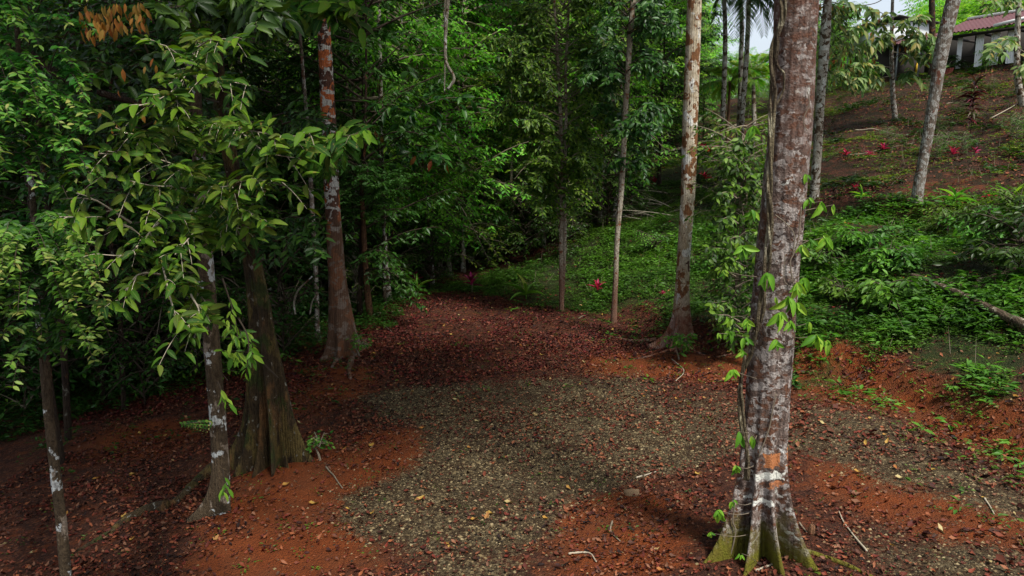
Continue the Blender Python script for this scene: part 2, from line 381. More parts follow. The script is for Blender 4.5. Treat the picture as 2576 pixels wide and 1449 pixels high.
flake = b.voro(26, out='Color'); fs = b.n("ShaderNodeSeparateColor"); b.l(flake, fs.inputs[0])
dl = b.mix(b.step(fs.outputs[0], .6, .65), dl, b.mix(fs.outputs[1], (.05, .016, .01), (.16, .06, .03)))
edge = b.math('ADD', b.math('MULTIPLY', b.attr('bare'), 1.35), b.math('MULTIPLY', b.math('SUBTRACT', b.noise(3.5, detail=9, rough=.82), .5), 2.6))
edge = b.math('ADD', edge, b.math('MULTIPLY', b.attr('hill'), -.32))
c = b.mix(b.step(edge, -.02, .48), dl, soil)
gv = b.voro(38, out='Color'); gsep = b.n("ShaderNodeSeparateColor"); b.l(gv, gsep.inputs[0])
gcol = b.ramp(gsep.outputs[0], [(0, (.012, .008, .005)), (.35, (.07, .049, .024)), (.7, (.14, .104, .052)), (1, (.24, .19, .11))])
gcol = b.mix(b.step(b.noise(2.6, detail=8, rough=.75), .42, .62), gcol, (.05, .026, .012))
ge = b.math('ADD', b.attr('gravel'), b.math('MULTIPLY', b.math('SUBTRACT', b.noise(5, detail=9, rough=.85), .5), 2.2))
c = b.mix(b.step(ge, .38, .62), c, gcol)
gr = b.mix(b.noise(30, detail=5), (.008, .02, .005), (.035, .09, .016))
gre = b.math('ADD', b.math('MULTIPLY', b.attr('green'), .85), b.math('MULTIPLY', b.math('SUBTRACT', b.noise(2.6, detail=7, rough=.8), .5), 2.2))
c = b.mix(b.math('MULTIPLY', b.step(gre, .45, .8), .75), c, gr)
hm = b.math('MULTIPLY', b.attr('hill'), b.step(b.noise(1.7, detail=6, rough=.7), .40, .55))
c = b.mix(b.math('MULTIPLY', hm, .8), c, (.013, .015, .005))  # olive-dark hill soil, darkened further to stand in for tree shade
hh = b.math('ADD', b.math('MULTIPLY', b.noise(22, detail=8, rough=.75), 1.0), b.math('MULTIPLY', b.voro(38), -.6))
b.bump(b.math('ADD', hh, b.math('MULTIPLY', b.noise(70, detail=5, rough=.8), .5)), 1.0, .08)
M_ground = b.fin(c, .9, .15)
g = link("ground", mesh("ground", ground_g[0], ground_g[1], ground_g[2], True), M_ground); tag(g, kind='structure')
#SECTION2
# ------------------------------------------------------------------ tree building
def limbfoliage(rs, H0, cb, R, nb, leafL, leafW, perm=12, tw=.5, droop=.35, prof=None, T=TS, up=.35, spacing=.42, pend=0.0, hang=.25):
    """branches with side twigs and leaves set along them; returns (branch geo list, leaf geo)"""
    tubes = []; LP = []; LD = []; LN = []
    for bi in range(nb):
        f = min(1, max(0, (bi + rs.normal(0, 3)) / nb)); z = cb + (H0 - cb) * f; upb = up; up_ = upb; up = up_ + rs.uniform(-.35, .75); dr_ = droop; droop = dr_ * rs.uniform(.3, 1.8)
        pr = prof(f) if prof else (math.sin(math.pi * min(1, .18 + .82 * f)) ** .7)
        Lb = R * pr * rs.uniform(.35, 1.25); az = rs.uniform(0, 6.2832)
        dirh = np.array([math.cos(az), math.sin(az), 0]); s = np.linspace(0, 1, 7)[:, None]
        side = np.array([-dirh[1], dirh[0], 0]) * rs.uniform(-.25, .25)
        pts = np.array([0, 0, z]) + dirh * Lb * s + side * Lb * s ** 2 + np.array([0, 0, 1]) * Lb * (up * s - droop * s ** 2)
        tubes.append(tube(pts, np.linspace(.012 + .010 * Lb, .004, 7), 4, False))
        nt_ = max(3, int(Lb / spacing * 2.2))
        for k in range(nt_):
            u = .22 + .78 * (k + rs.random() * .6) / nt_; q = np.array([0, 0, z]) + dirh * Lb * u + side * Lb * u * u + np.array([0, 0, 1]) * Lb * (up * u - droop * u * u)
            sg = 1 if k % 2 else -1; an = sg * rs.uniform(.5, 1.2) if u < .95 else 0
            dt = np.array([dirh[0] * math.cos(an) - dirh[1] * math.sin(an), dirh[0] * math.sin(an) + dirh[1] * math.cos(an), rs.uniform(-.35, .25) - pend])
            dt /= np.linalg.norm(dt); Lt = tw * rs.uniform(.6, 1.3)
            m = max(3, int(perm * rs.uniform(.6, 1.1))); v = np.linspace(.1, 1, m)[:, None]
            tp = q + dt * Lt * v + np.array([0, 0, -1]) * (v ** 2) * Lt * .28
            tubes.append(tube(tp[[0, m // 2, m - 1]], [.005, .004, .002], 3, False))
            sd_ = np.cross(dt, [0, 0, 1]); sd_ /= np.linalg.norm(sd_) + 1e-9
            alt = np.where(np.arange(m) % 2, 1, -1)[:, None]
            ld = dt * rs.uniform(.35, .8, (m, 1)) + sd_ * alt * rs.uniform(.5, 1.0, (m, 1)) + np.array([0, 0, -1]) * rs.uniform(.0, 2 * hang, (m, 1))
            ln = np.array([0, 0, 1.0]) + rs.normal(0, .5, (m, 3))
            LP.append(tp + rs.normal(0, .02, tp.shape)); LD.append(ld); LN.append(ln)
        up = upb; droop = dr_
    LP = np.concatenate(LP); LD = np.concatenate(LD); LN = np.concatenate(LN); n = len(LP)
    sc = rs.uniform(.65, 1.25, n)
    cl = .5 + 1.0 * (fbm(LP[:, 0] * .8 + LP[:, 2] * .5, LP[:, 1] * .8 + LP[:, 2] * .3, 3, 2)); rn = np.clip(cl * .55 + rs.random(n) * .5, 0, 1)
    return tubes, leaves(LP, LD, LN, leafL * sc, leafW * sc, rn, T)

def stem(rs, Ht, r0, r1, bend=.3, k=8, n=14):
    s = np.linspace(0, 1, n); a = rs.uniform(0, 6.28)
    x = bend * np.sin(s * rs.uniform(2, 4)) * math.cos(a) * s; y = bend * np.sin(s * rs.uniform(2, 4)) * math.sin(a) * s
    pts = np.stack([x, y, s * Ht - .25 * (s == 0)], 1); rad = r0 + (r1 - r0) * s; rad[0] *= 1.5; rad[1] *= 1.12
    return tube(pts, rad, k)

M_bark_thin = bark_mat("thin_bark", (.10, .075, .05), (.045, .03, .02), [((.42, .42, .38), 5, .56, .03, .8), ((.2, .09, .04), 3, .6, .05, .6)], vert=10)
M_bark_dark = bark_mat("dark_bark", (.045, .028, .016), (.02, .012, .008), [((.16, .07, .03), 4, .6, .06, .6), ((.2, .19, .15), 9, .66, .04, .8)], vert=10)
M_bark_pale = bark_mat("pale_bark", (.30, .28, .22), (.16, .13, .09), [((.10, .05, .025), 5, .55, .04, .7), ((.5, .5, .46), 6, .56, .04, .7)], vert=10)

class Proto: pass
protos = {}
def make_proto(key, seed, Ht, cb, R, nb, leafL, leafW, mat, bark, r0, **kw):
    rs = np.random.default_rng(seed); p_ = Proto()
    tb, lv = limbfoliage(rs, Ht, cb, R, nb, leafL, leafW, **kw)
    p_.trunk = mesh(key + "_trunk", *[*stem(rs, Ht * .96, r0, .015)][:2], None, True); p_.trunk.materials.append(bark)
    V, F, A = join(tb); p_.limb = mesh(key + "_limbs", V, F, None, True); p_.limb.materials.append(M_twigd if bark is M_bark_dark else M_twig)
    p_.crown = mesh(key + "_crown", lv[0], lv[1], lv[2]); p_.crown.materials.append(mat)
    protos[key] = p_; return p_
full = lambda f: .75 + .25 * math.sin(f * 3.1)
cone = lambda f: (1 - f) ** .7 * .9 + .15
make_proto("fine_a", 1, 10.5, .8, 2.3, 105, .13, .056, M_fine, M_bark_thin, .06, perm=13, prof=full)
make_proto("fine_b", 2, 9, .5, 2.1, 90, .12, .058, M_fine, M_bark_pale, .05, perm=12, prof=cone, droop=.5)
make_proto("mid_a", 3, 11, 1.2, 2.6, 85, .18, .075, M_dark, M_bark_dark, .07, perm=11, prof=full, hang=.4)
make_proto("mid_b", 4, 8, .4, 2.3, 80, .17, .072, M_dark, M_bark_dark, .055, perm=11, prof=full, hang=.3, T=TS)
make_proto("bright_a", 5, 9, 1.0, 2.5, 75, .18, .08, M_bright, M_bark_pale, .07, perm=10, prof=full, hang=.4)
make_proto("dome", 16, 8.0, 1.2, 4.0, 70, .42, .2, M_bright, M_bark_pale, .12, perm=8, tw=.8, spacing=.6, prof=full)
make_proto("shade_canopy", 6, 5.0, .3, 4.8, 64, .30, .13, M_canopy, M_bark_dark, .1, perm=11, tw=.8, spacing=.55, droop=.25, prof=lambda f: .9)  # dense overhead crown, added to block sky light
make_proto("bush_a", 7, 2.3, .15, 1.25, 34, .13, .052, M_dark, M_bark_dark, .02, perm=8, tw=.35, spacing=.3, prof=full, up=.6)
make_proto("bush_b", 8, 1.5, .1, .9, 26, .10, .042, M_herb, M_bark_thin, .015, perm=8, tw=.3, spacing=.28, prof=full, up=.6)

def inst_tree(key, name, label, cat, x, y, sc=1.0, rz=0.0, group=None, szz=1.0, zoff=0, tilt=(0, 0), nocrown=False, trunkmat=None):
    p_ = protos[key]; o = root(name, label, cat, (x, y, float(H(x, y)) + zoff), group)
    o.rotation_euler = (tilt[0], tilt[1], rz); o.scale = (sc, sc, sc * szz)
    c1 = link("trunk" if cat == 'tree' else "stem", p_.trunk, None, o); c2 = link("limbs", p_.limb, None, o); c3 = link("crown" if cat == 'tree' else "foliage", p_.crown, None, o)
    return o

# ---- trees of the forest wall, by rough region
def scatter(keys, n, pxr, dr, scr, label, group, dmin, name="forest_tree", seed=0, minsep=1.4, cat='tree', topy=None):
    rs = np.random.default_rng(seed); placed = []; tries = 0
    while len(placed) < n and tries < 6000:
        tries += 1
        px = rs.uniform(*pxr); d = rs.uniform(*dr) if dr[1] < 30 else dr[0] + (dr[1] - dr[0]) * rs.random() ** 1.3
        if d < dmin(px): continue
        x = (px - 1288) / FPX * d * 1.0; y = d
        if any((x - a) ** 2 + (y - b_) ** 2 < minsep ** 2 for a, b_ in placed): continue
        placed.append((x, y)); k = keys[int(rs.integers(len(keys)))]
        sc_ = rs.uniform(*scr)
        if topy:
            hh = 4 + y * float(ray(0, topy(px, rs))[2] / ray(0, topy(px, rs))[1]) - float(H(x, y)); sc_ = min(1.6, max(.12, hh / {'bright_a': 10, 'fine_b': 10, 'mid_b': 9, 'dome': 9.5}[k]))
        inst_tree(k, name, label, cat, x, y, sc_, rs.uniform(0, 6.28), group, szz=rs.uniform(.9, 1.2) if not topy else 1, tilt=(rs.uniform(-.05, .05), rs.uniform(-.05, .05)))
dm = lambda px: np.interp(px, [-600, 0, 450, 650, 900, 1000, 1300, 1500, 1650, 1700], [9, 14.5, 15, 17, 19.5, 24, 27.5, 27, 31, 34])
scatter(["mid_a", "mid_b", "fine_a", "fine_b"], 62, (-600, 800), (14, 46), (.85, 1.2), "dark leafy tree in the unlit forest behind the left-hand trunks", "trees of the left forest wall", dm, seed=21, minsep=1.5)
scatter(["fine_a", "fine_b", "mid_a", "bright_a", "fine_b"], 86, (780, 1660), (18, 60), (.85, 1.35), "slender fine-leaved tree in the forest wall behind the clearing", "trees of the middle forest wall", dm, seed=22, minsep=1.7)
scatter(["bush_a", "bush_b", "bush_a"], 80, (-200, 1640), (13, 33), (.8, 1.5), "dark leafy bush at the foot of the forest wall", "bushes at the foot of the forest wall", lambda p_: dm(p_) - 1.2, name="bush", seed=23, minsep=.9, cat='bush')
scatter(["bright_a", "fine_b", "mid_b", "bright_a"], 130, (1640, 2150), (40, 90), (.6, .95), "bright green tree beyond the slope under the open sky", "trees beyond the slope", lambda p_: 40 if p_ < 1780 else 46, seed=24, minsep=1.9, topy=lambda px, r: np.interp(px, [1640, 1730, 1760, 1850, 1950, 1990, 2060, 2140], [-100, -60, 95, 110, 120, 60, -20, 60]) + r.uniform(0, 90))
scatter(["dome"], 50, (2150, 2800), (56, 95), (.8, 1.2), "light green tree on the rise behind the house", "trees behind the house", lambda p_: 55, seed=25, minsep=3.4, topy=lambda px, r: np.interp(px, [2150, 2230, 2270, 2400], [75, 60, 0, -60]) + r.uniform(0, 30))
scatter(["mid_a", "dome", "mid_b"], 60, (-700, 1640), (56, 85), (1.2, 1.7), "big leafy tree far back in the wood", "far trees at the back of the wood", lambda p_: 56, seed=26, minsep=3.2)
#SECTION3
scatter(["bright_a"], 9, (980, 1260), (25, 36), (.8, 1.1), "bright yellow-green tree with light painted into its leaves at the top centre of the wood", "bright trees in the middle of the wood", lambda p_: 25, seed=29, minsep=1.6)  # bright leaf colour stands in for skylight through a gap
# ------------------------------------------------------------------ the trees one can tell apart
def t_of(px, py, Y): return Y / float(ray(px, py)[1])
def hero_trunk(pts, Yb, top=13.0, lobes=(), k=48, n=150, rough=.05, fl=.0, fls=1.0, seed=0, vertical=.5, sink=.35, leanY=0.0):
    """pts: (px, py, half width px) from the top down; returns geo, base point, top point"""
    p3 = [P(x, y, Yb) for x, y, _ in pts]; r3 = [h * t_of(x, y, Yb) / FPX for x, y, h in pts]
    p3 = p3[::-1]; r3 = r3[::-1]
    base = p3[0].copy(); base[2] = float(H(base[0], base[1]))
    p3[0] = base.copy(); p3.insert(0, base - np.array([0, 0, sink])); r3.insert(0, r3[0])
    d = p3[-1] - p3[-2]; d /= np.linalg.norm(d); d = unit(d * (1 - vertical) + np.array([0, 0, 1.0]) * vertical)
    if p3[-1][2] < top:
        q0, rr0, Lx = p3[-1].copy(), r3[-1], top - p3[-1][2]; m_ = max(2, int(Lx / .8))
        for j in range(1, m_ + 1): p3.append(q0 + d * Lx * j / m_); r3.append(rr0 * (1 - .3 * j / m_))
    A = np.column_stack([np.array(p3), r3]); C_ = catmull(A, 400); u = np.linspace(0, 1, n) ** 1.5 * 399
    C_ = np.stack([np.interp(u, np.arange(400), C_[:, j]) for j in range(4)], 1)
    C_[:, 0] += .012 * fbm(C_[:, 2] * .9, 0 * u, seed) ; rs = np.random.default_rng(seed); ph = rs.uniform(0, 6.28, 6)
    def rfun(th, pp, r):
        h = np.maximum(pp[:, 2:3] - base[2], 0); o = r * (1 + rough * (fbm(np.cos(th) * 1.6 + 9 + 0 * h, np.sin(th) * 1.6 + h * 1.1, seed, 4)) + rough * .5 * fbm(th * 2.2 + 0 * h, h * 5, seed + 5, 3) * np.sin(th / 2) ** .5)
        for (ang, Am, hs, sg) in lobes:
            dth = (th - math.radians(ang) + math.pi) % (2 * math.pi) - math.pi
            o = o + Am * np.exp(-(h / hs) ** .9) * np.exp(-(np.abs(dth) / (sg * (.65 + .5 * np.minimum(h / (2 * hs), 1.4)))) ** 1.7)
        if fl: o = o * (1 + fl * np.exp(-h / fls) * np.cos(7 * th + ph[0]) + fl * .5 * np.exp(-h / (2 * fls)) * np.cos(11 * th + ph[1]))
        return o
    return tube(C_[:, :3], C_[:, 3], k, True, rfun), base, C_[-1, :3]
def ground_path(pp, lift=0.02):
    a = np.array(pp, float); g = hit(a[:, 0], a[:, 1]); g[:, 2] += lift; return g
def add_crown(o, top, sc, rz, mat=None, key="shade_canopy"):  # crowns mostly out of view, added and sized to shade the wood
    p_ = protos[key]; loc = Vector([float(top[i] - o.location[i]) for i in range(3)]); loc.z -= 3.0 * sc
    for nm, me in (("limbs", p_.limb), ("crown", p_.crown)):
        c = link(nm, me, None, o, loc); c.scale = (sc, sc, sc * .8); c.rotation_euler = (0, 0, rz)

def paint(b, c):     # old white and orange rings and lichen blotches on the lower trunk
    s = b.n("ShaderNodeSeparateXYZ"); b.l(b.tc.outputs['Object'], s.inputs[0])
    z = b.math('ADD', s.outputs[2], b.math('MULTIPLY', b.math('SUBTRACT', b.noise(11, detail=4), .5), .16)); x = b.math('ADD', s.outputs[0], b.math('MULTIPLY', b.math('SUBTRACT', b.noise(13, detail=4), .5), .22))
    def band(z0, z1, x0, x1, col, c):
        m = b.math('MULTIPLY', b.math('GREATER_THAN', z, z0), b.math('LESS_THAN', z, z1))
        m = b.math('MULTIPLY', m, b.math('MULTIPLY', b.math('GREATER_THAN', x, x0), b.math('LESS_THAN', x, x1)))
        return b.mix(b.math('MULTIPLY', m, b.step(b.noise(16, detail=5, rough=.8), .36, .46)), c, col)
    c = band(.99, 1.13, -.13, .03, (.42, .16, .06), c); c = band(1.00, 1.12, .09, .25, (.42, .16, .06), c); c = band(.78, .84, -.10, .06, (.4, .16, .07), c)
    c = band(.865, .925, -.24, .09, (.62, .62, .55), c); c = band(.62, .665, -.27, -.03, (.62, .62, .56), c); c = band(.30, .325, .08, .22, (.55, .56, .5), c)
    c = band(.12, .14, -.2, -.06, (.4, .17, .08), c); c = band(1.13, 1.18, .04, .09, (.7, .7, .66), c)
    zz = s.outputs[2]
    up = b.ramp(b.math('ADD', b.math('MULTIPLY', zz, .13), b.math('MULTIPLY', b.noise(3.5, detail=6, rough=.75), .6)), [(.70, (0, 0, 0)), (1.0, (.85, .85, .85))])
    c = b.mix(b.math('MULTIPLY', up, b.step(b.noise(9, detail=7, rough=.8), .44, .56)), c, b.mix(b.noise(14, detail=5), (.06, .028, .018), (.22, .105, .07)))
    return c
def low_brown(b, c, z1, col):
    s = b.n("ShaderNodeSeparateXYZ"); b.l(b.tc.outputs['Object'], s.inputs[0])
    f = b.math('ADD', s.outputs[2], b.math('MULTIPLY', b.noise(2.5, detail=5), 1.6))
    mr = b.n("ShaderNodeMapRange"); mr.inputs[1].default_value = z1; mr.inputs[2].default_value = z1 + .8; mr.inputs[3].default_value = 1; mr.inputs[4].default_value = 0
    b.l(f, mr.inputs[0]); return b.mix(b.math('MULTIPLY', mr.outputs[0], .85), c, b.mix(b.noise(11, b.mapping((1, 1, .2)), 5), tuple(x * .5 for x in col), tuple(x * 1.7 for x in col)))
M_big = bark_mat("mottled_grey_bark", (.21, .16, .135), (.10, .065, .05), [((.37, .33, .30), 8, .50, .03, 1.5), ((.13, .06, .035), 11, .56, .03, 1.5), ((.50, .50, .45), 5, .68, .015, 1.5), ((.08, .055, .045), 17, .60, .02, 1.0), ((.40, .17, .07), 3, .74, .01, 1.2)],
                 zs=1.4, bump=1.0, extra=paint, moss=((.15, .17, .008), .70, (.08, .04, .014)))
M_but = bark_mat("brown_buttress_bark", (.075, .05, .022), (.03, .02, .010), [((.11, .08, .025), 4, .52, .06, .35), ((.24, .23, .19), 12, .66, .03, .8), ((.16, .08, .03), 3, .6, .1, .4), ((.035, .045, .01), 5, .58, .08, .6)], vert=9, bump=1.0)
M_t3 = bark_mat("white_blotched_bark", (.10, .07, .04), (.05, .035, .02), [((.52, .55, .54), 3.0, .575, .015, 1.0), ((.25, .2, .15), 7, .6, .04, .7)], vert=8)
M_t4 = bark_mat("rust_blotched_bark", (.12, .055, .035), (.05, .025, .018), [((.50, .14, .045), 3.2, .52, .03, .9), ((.52, .51, .46), 5.2, .545, .02, 1.2), ((.40, .4, .38), 9, .65, .02, 1)], vert=9,
                extra=lambda b, c: low_brown(b, c, 3.4, (.085, .045, .025)))
M_t5 = bark_mat("white_flaking_bark", (.60, .54, .42), (.42, .34, .22), [((.22, .10, .04), 4.6, .53, .025, .9), ((.74, .74, .68), 3.5, .60, .02, .8), ((.10, .05, .03), 9, .63, .02, .9)], vert=7,
                extra=lambda b, c: low_brown(b, c, 1.3, (.14, .05, .03)))
M_t6 = bark_mat("ringed_pale_bark", (.42, .38, .30), (.3, .25, .18), [((.2, .08, .04), 6, .60, .03, 1.6), ((.2, .16, .1), 12, .6, .04, 2)], vert=9, extra=lambda b, c: low_brown(b, c, 1.6, (.12, .05, .03)))
M_t8 = bark_mat("white_cracked_bark", (.46, .44, .38), (.30, .25, .19), [((.09, .055, .03), 6, .52, .03, 1.1), ((.6, .6, .54), 5, .60, .02, .8)], vert=9)
M_t9 = bark_mat("grey_lichen_bark", (.20, .17, .14), (.10, .07, .05), [((.36, .35, .32), 9, .50, .04, .9), ((.15, .06, .035), 5, .6, .05, .9)], vert=9)
M_stub = bark_mat("tan_brown_bark", (.20, .10, .05), (.09, .045, .025), [], vert=9)

def hero(name, label, pts, mat, lobes=(), crown=None, top=13, rootpaths=(), **kw):
    bx, by, _ = pts[-1]; Yb = float(hit(np.array([bx]), np.array([by]))[0, 1])
    geo, base, tp = hero_trunk(pts, Yb, top, lobes, **kw)
    o = root(name, label, "tree", base); part("trunk", geo, mat, o)
    for rp, r0, r1 in rootpaths:
        g_ = ground_path(rp, .0) if not isinstance(rp, np.ndarray) else rp
        c_ = catmull(g_, 26); rr = np.linspace(r0, r1, 26) * (1 + .2 * vnoise(np.arange(26) * .7, 0 * np.arange(26), 4)); c_[:, 2] += .35 * rr
        part("root", tube(c_, rr, 8), mat, o)
    if crown: add_crown(o, tp, crown, random.uniform(0, 6))
    return o, Yb
EXT = lambda x0, dx: (x0 + dx, -260)
bigtree, YB = hero("big_tree", "massive mottled grey trunk with mossy buttress roots and orange and white rings near its foot",
    [(2003, 0, 54), (1997, 150, 52), (1990, 300, 51), (1978, 450, 52), (1968, 560, 53), (1956, 680, 53), (1946, 800, 52), (1937, 930, 51), (1929, 1060, 50), (1923, 1160, 50), (1921, 1260, 50), (1921, 1385, 50)],
    M_big, lobes=[(205, .68, .50, .17), (236, .66, .46, .15), (268, .62, .42, .16), (304, .46, .48, .16), (345, .14, .45, .2), (70, .3, .3, .3), (130, .4, .3, .3), (170, .3, .4, .22)],
    k=160, n=280, rough=.06, fl=.08, fls=1.7, crown=1.1, seed=3, top=14.5,
    rootpaths=[([(1985, 1380), (2050, 1400), (2120, 1420), (2210, 1460)], .05, .015)])
btree, Y2 = hero("buttressed_tree", "brown fluted trunk spreading into wide buttress roots left of the clearing",
    [(532, 0, 21), (548, 200, 19), (572, 350, 18), (603, 520, 17), (632, 640, 20), (652, 760, 24), (664, 860, 29), (676, 960, 34), (684, 1060, 37), (690, 1165, 40)],
    M_but, lobes=[(196, .50, .55, .12), (226, .36, .75, .11), (254, .34, .50, .11), (284, .36, .9, .12), (312, .36, .55, .11), (340, .50, .60, .12), (25, .3, .4, .25), (90, .3, .4, .3), (150, .3, .4, .3)],
    k=150, n=240, rough=.12, fl=.15, fls=2.0, crown=1.35, seed=8,
    rootpaths=[([(600, 1150), (545, 1180), (500, 1215), (455, 1258), (415, 1280)], .11, .05), ([(420, 1282), (370, 1290), (320, 1310), (285, 1335)], .10, .04), ([(290, 1340), (240, 1365), (190, 1390)], .05, .02)])
broad, Y3 = hero("broadleaf_tree", "thin brown trunk with white paint-like blotches, standing in front of the buttressed tree",
    [(478, 0, 15), (492, 250, 15), (512, 560, 18), (531, 850, 20), (547, 1050, 20), (557, 1180, 20), (560, 1285, 21)], M_t3,
    lobes=[(215, .36, .16, .22), (330, .08, .2, .3), (120, .15, .2, .3)], k=56, n=140, rough=.05, seed=12, crown=1.15)
rust, Y4 = hero("rust_tree", "straight trunk blotched rust red and white above, brown and fluted at its foot",
    [(812, 20, 15), (822, 200, 18), (831, 400, 18.5), (839, 550, 19), (848, 700, 22), (856, 800, 29), (862, 895, 33)], M_t4,
    lobes=[(215, .25, .3, .25), (270, .2, .35, .25), (320, .42, .22, .2), (20, .3, .3, .3), (110, .3, .3, .3)], k=80, n=150, fl=.05, fls=.9, seed=15, crown=.75,
    rootpaths=[([(890, 890), (920, 878), (915, 860)], .09, .05), ([(850, 905), (835, 925)], .08, .03), ([(885, 905), (878, 930), (882, 955)], .07, .03)])
white, Y5 = hero("white_tree", "tall white flaking trunk on red flared roots between the clearing and the slope",
    [(1747, 0, 18), (1738, 250, 19), (1731, 480, 18), (1721, 620, 16.5), (1716, 720, 17), (1712, 800, 20), (1706, 868, 24)], M_t5,
    lobes=[(195, .55, .22, .2), (235, .25, .3, .25), (300, .2, .3, .3), (340, .28, .35, .25), (90, .3, .3, .3)], k=80, n=150, fl=.04, fls=.8, seed=18, crown=.45, top=17,
    rootpaths=[([(1650, 858), (1600, 862), (1545, 852), (1500, 858)], .07, .02), ([(1700, 880), (1690, 920), (1680, 950)], .03, .012), ([(1745, 885), (1790, 900), (1840, 890)], .04, .015), ([(1690, 880), (1640, 895), (1590, 905)], .04, .012)])
hero("slim_pale_tree", "slim pale trunk with ring marks at the edge of the green slope", [(1592, 0, 7), (1578, 200, 7), (1571, 320, 7), (1564, 450, 7), (1553, 600, 6.5), (1549, 700, 6.5), (1543, 812, 8)], M_t6, k=24, n=90, seed=20, crown=.4)
hero("double_stem_tree", "twin-stemmed slender brown tree with fine olive leaves at the clearing's far edge", [(1395, 0, 3), (1406, 200, 4), (1411, 320, 4.5), (1414, 480, 5), (1412, 620, 5.5), (1413, 785, 6)], M_t6, k=20, n=90, seed=21, crown=.5, vertical=.9)
hero("white_cracked_tree", "white cracked trunk rising just right of the massive trunk", [(2082, 0, 10), (2075, 100, 13), (2064, 250, 11), (2056, 380, 11), (2048, 500, 12)], M_t8, k=32, n=100, seed=22, crown=1.3, top=17)
hero("leaning_tree", "grey lichened trunk leaning right on the slope below the house", [(2398, 0, 17), (2370, 120, 17), (2352, 230, 14), (2334, 340, 13), (2316, 440, 13), (2305, 515, 15)], M_t9, k=40, n=110, seed=23, crown=1.0, top=17)
hero("dark_tree", "dark straight trunk in front of the house, left of the leaning trunk", [(2344, -20, 7), (2345, 80, 7.5), (2343, 190, 8)], M_bark_dark, k=20, n=70, seed=24, crown=.8, top=22)
hero("edge_tree", "pale bent trunk at the right-hand edge beside the house", [(2563, 0, 6), (2558, 150, 7), (2562, 215, 8), (2572, 262, 9)], M_t8, k=20, n=70, seed=25, crown=.6, top=20)
hero("spotted_sapling", "thin dark trunk spotted pale, half way up the slope", [(2244, 40, 4), (2243, 150, 5), (2246, 240, 6), (2252, 305, 7)], M_t9, k=16, n=70, seed=26, top=14)
nearsap, Y14 = hero("near_sapling", "thin brown and white sapling at the bottom left, nearest to the viewer", [(93, 640, 8), (96, 760, 10), (108, 880, 12), (124, 1050, 12), (141, 1200, 12.5), (158, 1350, 13), (171, 1500, 13.5)], M_t3, k=36, n=120, seed=27, top=5.2, vertical=.8)
hero("black_sapling", "very thin black stem just behind the white and brown sapling", [(128, 960, 5), (140, 1050, 6), (152, 1120, 6), (158, 1170, 7)], M_bark_dark, k=14, n=50, seed=28, top=6)
hero("brown_stub", "short tan-brown trunk at the clearing's far left edge", [(918, 640, 7), (923, 720, 8), (932, 806, 9)], M_stub, k=24, n=50, seed=29, top=3.6, crown=.3)
for (nm, lab, pts, mt) in [
    ("dark_tree", "dark brown trunk in the gloom, left of the white-blotched trunk", [(296, 500, 7), (308, 640, 8), (332, 835, 9)], M_bark_dark),
    ("dark_tree", "brown trunk in the gloom between two darker ones", [(335, 560, 6), (345, 720, 7), (352, 850, 8)], M_stub),
    ("dark_tree", "dark trunk close behind the buttressed tree", [(588, 560, 8), (594, 700, 9), (602, 860, 11)], M_bark_dark),
    ("mottled_tree", "mottled trunk at the upper left with dry leaves hanging by it", [(318, 60, 8), (322, 200, 11), (326, 350, 11), (330, 600, 12), (338, 800, 13)], M_t9),
    ("white_stem_tree", "thin bright white stem high in the left foliage", [(409, 20, 4), (402, 120, 4), (404, 320, 5), (410, 560, 5), (414, 830, 6)], M_bark_pale),
    ("thin_tree", "thin spotted stem just left of the rust-blotched trunk", [(600, 60, 6), (606, 200, 6), (614, 320, 6), (640, 560, 6), (700, 830, 7)], M_t8),
    ("thin_tree", "thin grey stem close to the left side of the rust-blotched trunk", [(752, 60, 4), (772, 300, 5), (784, 500, 6), (795, 700, 6), (800, 860, 6)], M_t9),
    ("spotted_tree", "white-spotted slim trunk right of the rust-blotched trunk", [(960, 330, 5), (963, 500, 5), (970, 640, 6), (980, 760, 6)], M_t8),
    ("spotted_tree", "white-spotted slim trunk in the dark middle of the wood", [(1168, 20, 6), (1172, 160, 6), (1180, 300, 6), (1184, 480, 6), (1186, 660, 7)], M_t8),
    ("spotted_tree", "faint pale stem deep in the dark middle of the wood", [(1078, 200, 5), (1080, 400, 5), (1096, 560, 5), (1110, 680, 5)], M_t8),
    ("thin_tree", "thin brown stem left of the twin-stemmed tree", [(1285, 300, 3.5), (1286, 480, 4), (1290, 640, 5)], M_t6),
    ("thin_tree", "thin dark stem just left of the slim pale trunk", [(1562, 250, 3.5), (1556, 360, 4), (1549, 480, 4), (1545, 560, 4.5)], M_t9)]:
    hero(nm, lab, pts, mt, k=16, n=60, seed=int(pts[0][0]), crown=.55, lobes=[(230, .08, .2, .5), (330, .08, .2, .5)])

